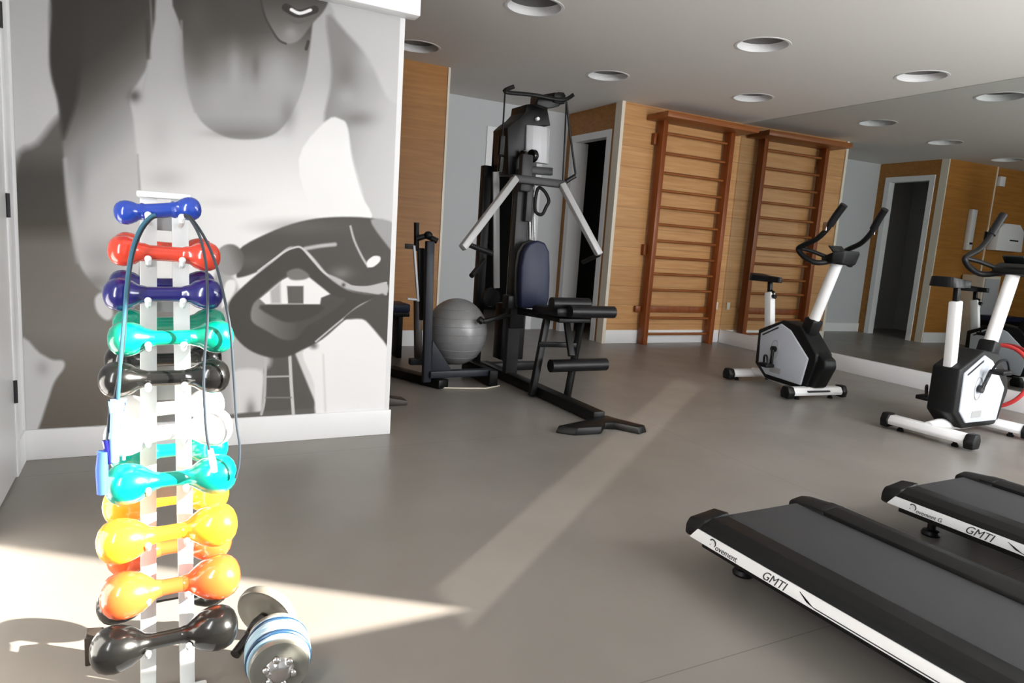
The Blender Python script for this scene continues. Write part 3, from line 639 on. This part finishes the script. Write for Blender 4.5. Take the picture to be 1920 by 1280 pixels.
for k in range(-3, 4): b.torus((0, 0, k*.058), math.sqrt(max(.226**2*(1-(k*.058/.248)**2), 0))+.0005, .0022, (0, 0, 1), 64, 6)
o = b.build('gym_ball', M['ball_grey']); o.location = (1.985, 4.62, .37); tag(o, 'large shiny grey exercise ball resting in the frame of the cross trainer', 'exercise ball')
o = MB().b2((1.30, 5.55, .34), (1.80, 5.75, .42), .01)
bn = thing('low_bench', 'dark navy bench just past the right edge of the mural', 'bench', (1.55, 5.65, 0))
MB().b2((1.24, 5.50, .40), (1.93, 5.78, .47), .015).build('pad', M['navy_pad'], bn, True)
MB().b2((1.24, 5.52, .36), (1.93, 5.76, .398), .004).build('frame', M['black_metal'], bn, True)
for x in (1.30, 1.86): MB().b2((x-.02, 5.54, 0), (x+.02, 5.74, .36), .004).build('leg', M['black_metal'], bn, True)
o = MB().prism([(0, 0), (.17, 0), (.17, .03), (.09, .05), (.05, .075), (0, .07)], lambda a, b: Vector((1.18+a*1.3, 3.97, b)), lambda a, b: Vector((1.18+a*1.3, 4.08, b)), .006).build('floor_stop', M['brown_black'])
tag(o, 'small dark brown rubber block on the floor at the corner of the mural wall', 'rubber block')

# ------------------------------------------------------------------ exercise bikes (local: X forward, Z up)
def make_bike(dz=0., crank=-1.45):
    t = thing('exercise_bike', 'x', 'exercise bike', (0, 0, 0), group='white upright exercise bikes')
    P = lambda mb, name, m, ch=None, ang=35: mb.build(name, M[m], ch or t, False, ang)
    # stabilisers
    for X, hw in ((0.0, .235), (.70, .245)):
        s = P(MB().prism([(-.045, .035), (.045, .035), (.052, .06), (.03, .095), (-.03, .095), (-.052, .06)], lambda a, b: Vector((X+a, -hw, b)), lambda a, b: Vector((X+a, hw, b)), .006), 'stabilizer', 'white_gloss')
        for sy in (-1, 1):
            P(MB().prism([(-.05, .012), (.05, .012), (.062, .06), (.036, .105), (-.036, .105), (-.062, .06)], lambda a, b: Vector((X+a, sy*hw, b)), lambda a, b: Vector((X+a*.8, sy*(hw+.055), b)), .01), 'end_cap', 'black', s)
            P(MB().lathe([(.001, 0), (.020, 0), (.022, .01), (.012, .022), (.012, .04)], (X, sy*.17, 0), (0, 0, 1), 16), 'foot', 'black', s)
        if X > .5: P(MB().bar((X+.052, -.12, .07), (X+.052, .10, .07), .02, .012, .002), 'slot', 'dark_grey', s)
    P(MB().tube(cr([(.0, 0, .075), (.14, 0, .085), (.30, 0, .07), (.50, 0, .065), (.70, 0, .075)], 6), .035, 14), 'main_beam', 'white_gloss')
    # body
    hexo = [(.10, .17), (.095, .46), (.36, .575), (.56, .55), (.75, .36), (.755, .30), (.69, .06), (.24, .065)]
    P(MB().prism(hexo, lambda a, b: Vector((a, -.085, b)), lambda a, b: Vector((a, .085, b)), .014, 3), 'body_shell', 'black')
    panel = [(.155, .185), (.140, .435), (.36, .545), (.47, .505), (.685, .315), (.645, .095), (.25, .105)]
    for s in (-1, 1):
        p = P(MB().prism(panel, lambda a, b: Vector((a, s*.080, b)), lambda a, b: Vector((a, s*.097, b)), .008, 3), 'side_panel', 'bike_white')
        # recess around the crank
        P(MB().torus((.33, s*.098, .33), .055, .004, (0, 1, 0), 32, 8, sx=.8, sy=1.35), 'crank_recess', 'grey_metal', p)
        P(MB().b2((.30, s*.0965, .135), (.42, s*.0985, .18)), 'sticker', 'grey_metal', p)
        P(MB().bar((.17, s*.098, .425), (.34, s*.098, .51), .004, .012, .001), 'vent', 'dark_grey', p)
    P(MB().prism([(.60, .47), (.76, .36), (.82, .33), (.835, .27), (.76, .10), (.69, .08)], lambda a, b: Vector((a, -.06, b)), lambda a, b: Vector((a, .06, b)), .02, 3), 'nose', 'black')
    P(MB().prism([(.755, .13), (.80, .22), (.792, .225), (.748, .135)], lambda a, b: Vector((a+.012, -.035, b)), lambda a, b: Vector((a+.012, .035, b)), .002), 'wheel_cover', 'dark_grey')
    # cranks and pedals
    for s, a in ((-1, crank), (1, crank+PI)):
        hub = Vector((.33, s*.10, .33)); e = hub+Vector((math.cos(a)*.13, s*.035, math.sin(a)*.13))
        c = P(MB().lathe([(.001, 0), (.026, 0), (.026, s*.025), (.001, s*.028)], hub, (0, 1, 0), 20).bar(hub+Vector((0, s*.02, 0)), e, .028, .016, .004, up=(0, 1, 0)), 'crank', 'black_gloss')
        P(MB().box(e+Vector((0, s*.055, 0)), (.115, .085, .030), None, .008), 'pedal', 'black', c)
        P(MB().tube(cr([e+Vector((-.05, s*.03, .015)), e+Vector((-.03, s*.05, .07)), e+Vector((.02, s*.07, .075)), e+Vector((.05, s*.08, .015))], 5), .008, 8), 'pedal_strap', 'black', c)
    # seat post
    h = .78+dz
    sp = P(MB().bar((.145, 0, .42), (.085, 0, h), .055, .075, .010, up=(1, 0, 0)), 'seat_post', 'white_gloss')
    P(MB().bar((.085, 0, h-.005), (.075, 0, h+.085), .03, .035, .004, up=(1, 0, 0)).tube([(.09, -.0, h+.01), (.13, 0, h+.0)], .014), 'seat_clamp', 'black', sp)
    P(MB().tube([(.125, 0, h-.03), (.155, 0, h-.035)], .018), 'knob', 'black', sp)
    sd = [(-.12, 0), (-.11, .07), (-.05, .095), (.03, .068), (.10, .034), (.18, .026), (.20, 0)]
    sd = sd+[(a, -b) for a, b in sd[-2:0:-1]]
    P(MB().prism([(q.x, q.y) for q in cr([(a, b, 0) for a, b in sd], 4, closed=True)], lambda a, b: Vector((a, b, h+.085)), lambda a, b: Vector((a*1.0, b*.9, h+.13+.02*max(0, -a/.13))), .012, 3), 'saddle', 'black_pad')
    # front post
    P(MB().bar((.55, 0, .44), (.605, 0, .62), .105, .11, .02, up=(0, 1, 0)), 'post_boot', 'black')
    P(MB().tube([(.60, 0, .60), (.755, 0, 1.075)], .042, 20), 'front_post', 'white_gloss')
    P(MB().prism([(-.07, -.10), (.05, -.12), (.10, -.06), (.10, .06), (.05, .12), (-.07, .10)], lambda a, b: Vector((.76+a, b, 1.06-.1*a)), lambda a, b: Vector((.77+a*1.1, b*1.15, 1.125+.35*a)), .014, 3), 'console', 'black')
    P(MB().box((.735, 0, 1.165), (.012, .13, .07), Matrix.Rotation(math.radians(-50), 4, 'Y'), .003), 'screen', 'blind')
    for s in (-1, 1):
        hb = P(MB().tube(cr([(.76, s*.07, 1.075), (.72, s*.17, 1.055), (.64, s*.215, 1.09), (.585, s*.232, 1.145), (.625, s*.234, 1.175), (.74, s*.226, 1.225), (.82, s*.218, 1.30), (.86, s*.212, 1.37)], 6), .020, 12), 'handlebar', 'black')
        P(MB().tube(cr([(.84, s*.214, 1.33), (.88, s*.208, 1.40), (.93, s*.20, 1.475)], 6), .027, 12), 'grip', 'black_pad', hb)
        P(MB().b2((.80, s*.239-.002, 1.29), (.835, s*.239+.002, 1.35)), 'pulse_plate', 'chrome', hb)
        P(MB().tube([(.74, s*.09, 1.10), (.66, s*.18, 1.14), (.60, s*.228, 1.155)], .015, 10), 'bar_brace', 'black', hb)
    return t
b1 = make_bike(0.)
b1.location = (4.646, 4.205, 0); b1.rotation_euler = (0, 0, math.radians(-90-6))
b1['label'] = 'white and black exercise bike in front of the wall bars, in full view'
b2 = make_bike(.10, 1.25)
b2.location = (4.345, 2.475, 0); b2.rotation_euler = (0, 0, math.radians(3))
b2['label'] = 'white and black exercise bike at the right edge, facing the mirror behind the treadmills'
# red hoop leaning on the mirror behind the second bike
o = MB().torus((0, 0, 0), .25, .016, (0, 0, 1), 64, 12).build('exercise_ring', M['ring_red'])
lean = math.radians(76); hx = mloc(1, 0, 0)-mloc(0, 0, 0); hn = mloc(0, -1, 0)-mloc(0, 0, 0)
hy = hn*math.cos(lean)+Vector((0, 0, math.sin(lean)))
o.matrix_world = Matrix.Translation(mloc(3.24, .25*math.cos(lean)+.036, .25*math.sin(lean)+.018)) @ Matrix((hx, hy, hx.cross(hy))).transposed().to_4x4()
tag(o, 'red exercise ring leaning on the mirror behind the bike at the right edge', 'exercise ring')

# ------------------------------------------------------------------ treadmills (origin: floor under the rear left corner, belt runs toward -y)
def make_treadmill(words):
    t = thing('treadmill', 'x', 'treadmill', (0, 0, 0), group='black treadmills with white side strips')
    P = lambda mb, name, m, ch=None, ang=35: mb.build(name, M[m], ch or t, False, ang)
    Y1 = -1.62
    P(MB().prism([(.015, .095), (.60, .095), (.60, .16), (.015, .16)], lambda a, b: Vector((a, -.06, b)), lambda a, b: Vector((a, Y1, b)), .004), 'deck', 'black_metal')
    P(MB().b2((.115, Y1, .1605), (.49, -.035, .182), .004).tube([(.115, -.045, .155), (.49, -.045, .155)], .027, 18), 'belt', 'belt')
    rl = P(MB().prism([(.0, .160), (.015, .176), (.055, .192), (.118, .192), (.118, .161), (.0, .158)], lambda a, b: Vector((a, -.06, b)), lambda a, b: Vector((a, Y1, b)), .003), 'side_rail', 'black')
    P(MB().prism([(.015, .188), (.10, .20), (.128, .205), (.13, .120), (.03, .115), (.0, .13), (.0, .165)], lambda a, b: Vector((a, -.062, b)), lambda a, b: Vector((a, .012, b-.012)), .010, 2), 'rear_cap', 'black', rl)
    rr = P(MB().prism([(.488, .161), (.488, .196), (.55, .204), (.600, .196), (.618, .17), (.612, .155)], lambda a, b: Vector((a, -.10, b)), lambda a, b: Vector((a, Y1, b)), .004), 'side_rail', 'black')
    P(MB().prism([(.485, .12), (.485, .198), (.55, .208), (.606, .198), (.622, .17), (.612, .12)], lambda a, b: Vector((a, -.16, b)), lambda a, b: Vector((a*.97+.015, .0, b-.015)), .014, 3), 'rear_cap', 'black', rr)
    st = P(MB().prism([(-.05, .1575), (-.025, .122), (Y1, .122), (Y1, .1575)], lambda a, b: Vector((-.010+(b-.122)*.25, a, b)), lambda a, b: Vector((.013, a, b)), .0015), 'side_strip', 'white_gloss')
    st['label'] = 'white side strip with dark lettering'
    P(MB().prism([(-.47, .148), (-.49, .134), (-.52, .129), (Y1, .129), (Y1, .1265), (-.525, .1265), (-.495, .1315), (-.466, .148)], lambda a, b: Vector((-.0112+(b-.122)*.25, a, b)), lambda a, b: Vector((-.004+(b-.122)*.25, a, b)), 0), 'strip_line', 'dark_grey', st)
    for body, yy, size, sh in words:
        mx = Matrix.Translation((-.0095, yy, .1262)) @ Matrix(((0, 0, -1, 0), (-1, 0, 0, 0), (0, 1, 0, 0), (0, 0, 0, 1)))
        mx = mx @ Matrix.Rotation(math.radians(-14), 4, 'X')
        text_mesh('lettering', body, size, mx, M['ink'], st, shear=sh)
    P(MB().torus((-.0056, -.128, .141), .0125, .0022, (1, 0, 0), 28, 6, a0=.6, a1=5.8), 'emblem', 'ink', st)
    for x in (.16, .48):
        P(MB().lathe([(.001, 0), (.034, 0), (.036, .008), (.030, .02), (.016, .026), (.016, .096)], (x, -.12, 0), (0, 0, 1), 20), 'foot', 'black')
    h = P(MB().prism([(Y1-.28, .095), (Y1-.28, .19), (Y1-.20, .265), (Y1-.06, .26), (Y1, .20), (Y1, .095)], lambda a, b: Vector((.0, a, b)), lambda a, b: Vector((.615, a, b)), .02, 3), 'motor_hood', 'black')
    for x in (.16, .48): P(MB().lathe([(.001, 0), (.04, 0), (.04, .03), (.02, .096)], (x, Y1-.15, 0), (0, 0, 1), 16), 'foot', 'black')
    for x in (-.012, .628): P(MB().bar((x, Y1-.12, .12), (x, Y1-.02, 1.06), .05, .09, .01, up=(0, 1, 0)), 'upright', 'white_gloss')
    P(MB().box((.308, Y1-.03, 1.10), (.74, .16, .05), Matrix.Rotation(math.radians(25), 4, 'X'), .015), 'console', 'black')
    return t
t1 = make_treadmill([('ovement', -.143, .026, .1), ('GMTI', -.335, .036, .35)])
t1.location = (1.605, 1.655, 0); t1['label'] = 'large black treadmill nearest the viewer, filling the lower right corner'
t2 = make_treadmill([('ovement G', -.143, .022, .1), ('GMTI', -.325, .040, .35)])
t2.location = (2.630, 1.632, 0); t2['label'] = 'second black treadmill at the right edge, farther from the viewer'

# ------------------------------------------------------------------ dumbbell rack
YP, YF, YR = 1.60, 1.51, 1.70
R0 = thing('dumbbell_rack', 'white upright two-post rack full of coloured dumbbells', 'rack', (.02, YP, 0))
def rp(mb, name, m, ch=None): return mb.build(name, M[m], ch or R0, True)
def post_x(s, z): return (-.020+.011*z/1.1) if s < 0 else (.060-.012*z/1.1)
for s in (-1, 1): rp(MB().bar((post_x(s, 0), YP, .001), (post_x(s, 1.1), YP, 1.105), .031, .031, .002, up=(0, 1, 0)), 'post', 'rack_paint')
rp(MB().b2((-.03, YP-.03, 1.105), (.068, YP+.03, 1.117), .003), 'top_plate', 'rack_paint')
rp(MB().b2((-.06, YP-.24, 0), (.10, YP-.012, .012), .004), 'base_plate', 'rack_paint')
for z in (.22, .46, .68, .87, 1.04): rp(MB().b2((-.012, YP+.002, z), (.05, YP+.008, z+.045), .001), 'web_plate', 'grey_metal')
LV = [('blue', -.045, .062, 1.072, 1.087, .0222), ('red', -.05, .091, .999, .995, .0285), ('navy', -.057, .093, .915, .919, .031), ('green', -.048, .112, .828, .832, .0335),
      ('black', -.064, .104, .747, .749, .0345), ('white', -.054, .107, .630, .639, .0375), ('teal', -.052, .112, .532, .536, .041), ('yellow', -.064, .111, .412, .422, .0445),
      ('orange', -.058, .116, .293, .301, .0465), ('black', -.078, .112, .176, .182, .0465)]
def make_dumbbell(L, r, m, loc, tilt, label):
    t = thing('dumbbell', label, 'dumbbell', loc, group='vinyl dumbbells on the rack'); t.rotation_euler = (0, -tilt, 0)
    r *= 1.04; hr = .0125+r*.09
    MB().lathe([(hr*1.15, -L/2+r*.7), (hr, -L/2+r*1.1), (hr*.96, 0), (hr, L/2-r*1.1), (hr*1.15, L/2-r*.7)], (0, 0, 0), (1, 0, 0), 24).build('handle', m, t)
    for s in (-1, 1):
        pr = [(hr*1.01, -r*1.38), (hr*1.16, -r*1.14), (r*.60, -r*.92), (r*.82, -r*.62), (r*.955, -r*.25), (r, .06*r), (r*.96, r*.36), (r*.83, r*.64), (r*.6, r*.84), (r*.3, r*.95), (0, r*.98)]
        MB().lathe([(a, b*s) for a, b in pr], (s*L/2, 0, 0), (1, 0, 0), 32).build('head', m, t)
    return t
ORD = ['topmost', 'second', 'third', 'fourth', 'fifth', 'sixth', 'seventh', 'eighth', 'ninth', 'lowest']
for i, (c, xl, xr, zl, zr, r) in enumerate(LV):
    m = M['vinyl_'+c]; L = math.hypot(xr-xl, zr-zl); tl = math.atan2(zr-zl, xr-xl); loc = ((xl+xr)/2, YF, (zl+zr)/2)
    nm = {'teal': 'turquoise'}.get(c, c)
    lb = {0: 'small blue dumbbell alone at the very top of the rack', 1: 'red dumbbell on the front of the rack, under the small blue one', 2: 'navy blue dumbbell on the front of the rack between red and green',
          3: 'green dumbbell on the front of the upper rack, above the black one', 4: 'black dumbbell on the front of the rack, half way up', 5: 'white dumbbell on the front of the rack, below the black one',
          6: 'turquoise dumbbell on the front of the lower rack, above the yellow ones', 7: 'yellow dumbbell on the front of the rack, sunlit', 8: 'orange-red dumbbell on the front of the rack, second from the bottom',
          9: 'big black dumbbell at the bottom front of the rack'}[i]
    make_dumbbell(L, r, m, loc, tl, lb)
    if i > 0:
        lb2 = {1: 'red dumbbell at the back of the rack, behind the red front one', 2: 'navy blue dumbbell at the back of the rack, behind the navy front one', 3: 'green dumbbell at the back of the rack, behind the green front one',
               4: 'black dumbbell at the back of the rack, half way up', 5: 'white dumbbell at the back of the rack, behind the white front one', 6: 'turquoise dumbbell at the back of the rack, behind the turquoise front one',
               7: 'yellow dumbbell at the back of the rack, behind the yellow front one', 8: 'orange dumbbell at the back of the rack, between the yellow and orange-red front ones', 9: 'black dumbbell at the back of the rack near the bottom'}[i]
        make_dumbbell(L, r, m, (loc[0], YR, loc[2]+.002), tl, lb2)
    hr = .0125+r*1.04*.09; zc = loc[2]-hr
    for s in (-1, 1):
        px = post_x(s, zc); k = MB()
        for sg in ((-1,) if i == 0 else (-1, 1)):
            yy = YF if sg < 0 else YR
            k.tube([(px, YP+sg*.012, zc-.012), (px, yy, zc-.0075), (px, yy+sg*(hr+.006), zc-.002), (px, yy+sg*(hr+.010), zc+hr*.3)], .0055, 8)
            k.ell((px, yy+sg*(hr+.010), zc+hr*.35), (.0065, .0065, .0065), None, 12, 8)
        rp(k, 'hook', 'rack_paint')

o = MB().prism([(-.035, 0), (.035, 0), (.035, .07), (-.03, .075), (-.035, .07)], lambda a, b: Vector((-.135+a*.55, 1.755, b)), lambda a, b: Vector((-.135+a*.55, 1.80, b)), .004).build('rubber_foot_block', M['brown_black'])
tag(o, 'dark rubber block on the sunlit floor left of the rack foot', 'rubber block')
# resistance tube and skipping rope hung from the top hooks
yt = 1.455
rt = thing('resistance_tube', 'teal resistance tube with blue handles hanging down the left of the rack', 'resistance tube', tuple(at(283, 405, y=yt)))
def pts(l, y=yt): return [at(u, v, y=y) for u, v in l]
MB().tube(cr(pts([(292, 403), (281, 407), (262, 430), (247, 470), (239, 520), (233, 590), (227, 660), (221, 752)]), 6), .0033, 10).build('tube', M['tube_teal'], rt, True)
MB().tube(cr(pts([(294, 406), (283, 411), (266, 433), (251, 472), (242, 522), (236, 590), (230, 660), (214, 752)], yt+.006), 6), .0027, 10).build('tube', M['tube_dark'], rt, True)
h = MB().tube(pts([(216, 772), (214, 820), (214, 865)], yt), .0085, 12).build('handle_grip', M['foam_pale'], rt, True)
MB().tube(pts([(207, 752), (236, 750), (235, 772), (208, 774), (207, 752)], yt), .004, 8).build('handle_loop', M['foam_pale'], rt, True)
MB().tube(pts([(207, 752), (203, 800), (200, 825)], yt), .0025, 8).build('strap', M['tube_dark'], rt, True)
MB().tube(pts([(198, 825), (203, 850), (207, 868)], yt), .006, 10).build('clip', M['vinyl_navy'], rt, True)
MB().tube(pts([(193, 846), (191, 880), (192, 925)], yt), [.0095, .011, .0095], 14).build('handle_grip', M['foam_blue'], rt, True)
MB().tube(pts([(226, 790), (234, 820), (232, 862)], yt+.004), .003, 8).build('strap', M['foam_pale'], rt, True)
sr = thing('skipping_rope', 'thin dark grey rope hanging down the right of the rack', 'rope', tuple(at(356, 408, y=yt)))
MB().tube(cr(pts([(345, 402), (356, 410), (374, 442), (384, 482), (388, 520), (389, 600), (382, 700), (386, 800), (394, 850)]), 6), .0027, 10).build('rope', M['tube_dark'], sr, True)
MB().tube(cr(pts([(345, 406), (358, 408), (386, 450), (406, 500), (421, 560), (432, 620), (438, 700), (443, 790), (449, 832), (448, 870), (442, 896)], yt+.008), 6), .0027, 10).build('rope', M['tube_dark'], sr, True)
MB().tube(pts([(394, 842), (399, 866), (402, 884)], yt), [.0055, .007, .006], 12).build('handle_grip', M['white_gloss'], sr, True)

# spinlock dumbbells on the floor beside the rack
def spinlock(label, c, ax, plates, L, sides=(-1, 1), rod='chrome'):
    t = thing('spinlock_dumbbell', label, 'dumbbell', c, group='plate-loaded dumbbells on the floor'); ax = Vector(ax).normalized()
    MB().tube([ax*(-L/2-.03), ax*(L/2+.03)], .0125, 18).build('bar', M[rod], t)
    MB().tube([ax*(-L/2+.03), ax*(-L/2+.05), ax*(L/2-.05), ax*(L/2-.03)], [.014, .018, .018, .014], 18).build('grip', M['black_gloss'], t)
    for s in sides:
        d = L/2-.025
        for (R, w, m) in plates:
            MB().lathe([(.014, d), (R*.35, d), (R*.42, d+w*.12), (R*.78, d+w*.12), (R*.86, d), (R*.96, d), (R, d+w*.2), (R, d+w*.8), (R*.96, d+w), (R*.86, d+w), (R*.78, d+w*.88), (R*.42, d+w*.88), (R*.35, d+w), (.014, d+w)], (0, 0, 0), ax*s, 44).build('plate', M[m], t)
            d += w+.001
        n = MB().lathe([(.013, d), (.030, d), (.032, d+.004), (.022, d+.016), (.013, d+.02)], (0, 0, 0), ax*s, 18)
        for k in range(6):
            a = 2*PI*k/6; e = ax.orthogonal().normalized(); e2 = ax.cross(e); v = e*math.cos(a)+e2*math.sin(a)
            n.ell(ax*s*(d+.008)+v*.030, (.009, .009, .009), None, 10, 6)
        n.build('spinlock_nut', M['chrome'], t)
    return t
A = Vector((.170, 1.618, .046)); B = Vector((.250, 1.712, .078)); ad = (B-A).normalized()
spinlock('plate dumbbell on the floor with one grey disc, farther behind the rack', B-ad*.047, ad, [(.080, .024, 'grey_plate')], .12, (1,), 'black_gloss')
spinlock('plate dumbbell on the floor with blue-edged discs and chrome lock nut, nearest', (.250, 1.535, .0745), (-.10, -1, 0), [(.074, .020, 'sky_blue_plate'), (.0735, .012, 'petrol_plate'), (.070, .010, 'sky_blue_plate'), (.066, .020, 'grey_plate')], .05)

# ------------------------------------------------------------------ camera and light
cam = bpy.data.cameras.new('camera'); co = bpy.data.objects.new('camera', cam); COL.objects.link(co)
cam.sensor_width = 36; cam.sensor_fit = 'HORIZONTAL'; cam.lens = FPX/1920*36; cam.clip_start = .02
r, dn, fw = (Vector(AX[i]) for i in range(3))
co.matrix_world = Matrix.Translation((0, 0, CAMH)) @ Matrix((r, -dn, -fw)).transposed().to_4x4()
S.camera = co

def light(name, kind, loc, direction, energy, color=(1, 1, 1), **kw):
    l = bpy.data.lights.new(name, kind); l.energy = energy; l.color = color
    for k, v in kw.items(): setattr(l, k, v)
    o = bpy.data.objects.new(name, l); COL.objects.link(o); o.location = loc
    o.rotation_euler = Vector(direction).to_track_quat('-Z', 'Y').to_euler(); return o
EL = math.radians(22)
sd = Vector((-.82*math.cos(EL), .572*math.cos(EL), -math.sin(EL)))
light('sun', 'SUN', (5, -4, 4), sd, 48, (1, .93, .83), angle=math.radians(.6))
light('window_daylight', 'AREA', ((W1[0]+W1[1])/2, YB-.05, (W1[2]+W1[3])/2), (0, 1, -.15), 70, (.98, .985, 1), shape='RECTANGLE', size=1.8, size_y=.8)  # area lamp that boosts the daylight of the sun window
light('window_daylight', 'AREA', ((W2[0]+W2[1])/2, YB-.05, (W2[2]+W2[3])/2), (0, 1, 0), 118, (.98, .985, 1), shape='RECTANGLE', size=1.25, size_y=1.8)  # big fill lamp set in the added tall window
light('window_daylight', 'AREA', (XL-.05, (W3[0]+W3[1])/2, (W3[2]+W3[3])/2), (1, 0, 0), 32, (.97, .985, 1), shape='RECTANGLE', size=.28, size_y=1.4)  # fill lamp set in the added left slit
# spot lamp standing in for reflected sun, cut to a strip by the added slit
gd = Vector((.78*math.cos(EL), .62*math.cos(EL), -math.sin(EL)))
tgt = Vector((XL-.09, .625, 1.36))
light('glint_spot', 'SPOT', tgt-gd*14, gd, 13000, (1, .93, .82), spot_size=math.radians(9), spot_blend=.2, shadow_soft_size=.10)

W = bpy.data.worlds.new('world'); S.world = W; W.use_nodes = True
bg = W.node_tree.nodes['Background']
sky = W.node_tree.nodes.new('ShaderNodeTexSky'); sky.sky_type = 'HOSEK_WILKIE'; sky.sun_direction = (-sd).normalized(); sky.turbidity = 3
W.node_tree.links.new(sky.outputs[0], bg.inputs[0]); bg.inputs['Strength'].default_value = .6

vs = S.view_settings
S.display_settings.display_device = 'sRGB'
vs.view_transform = 'Standard'; vs.look = 'None'; vs.exposure = 0.0; vs.gamma = 1.0; vs.use_curve_mapping = False
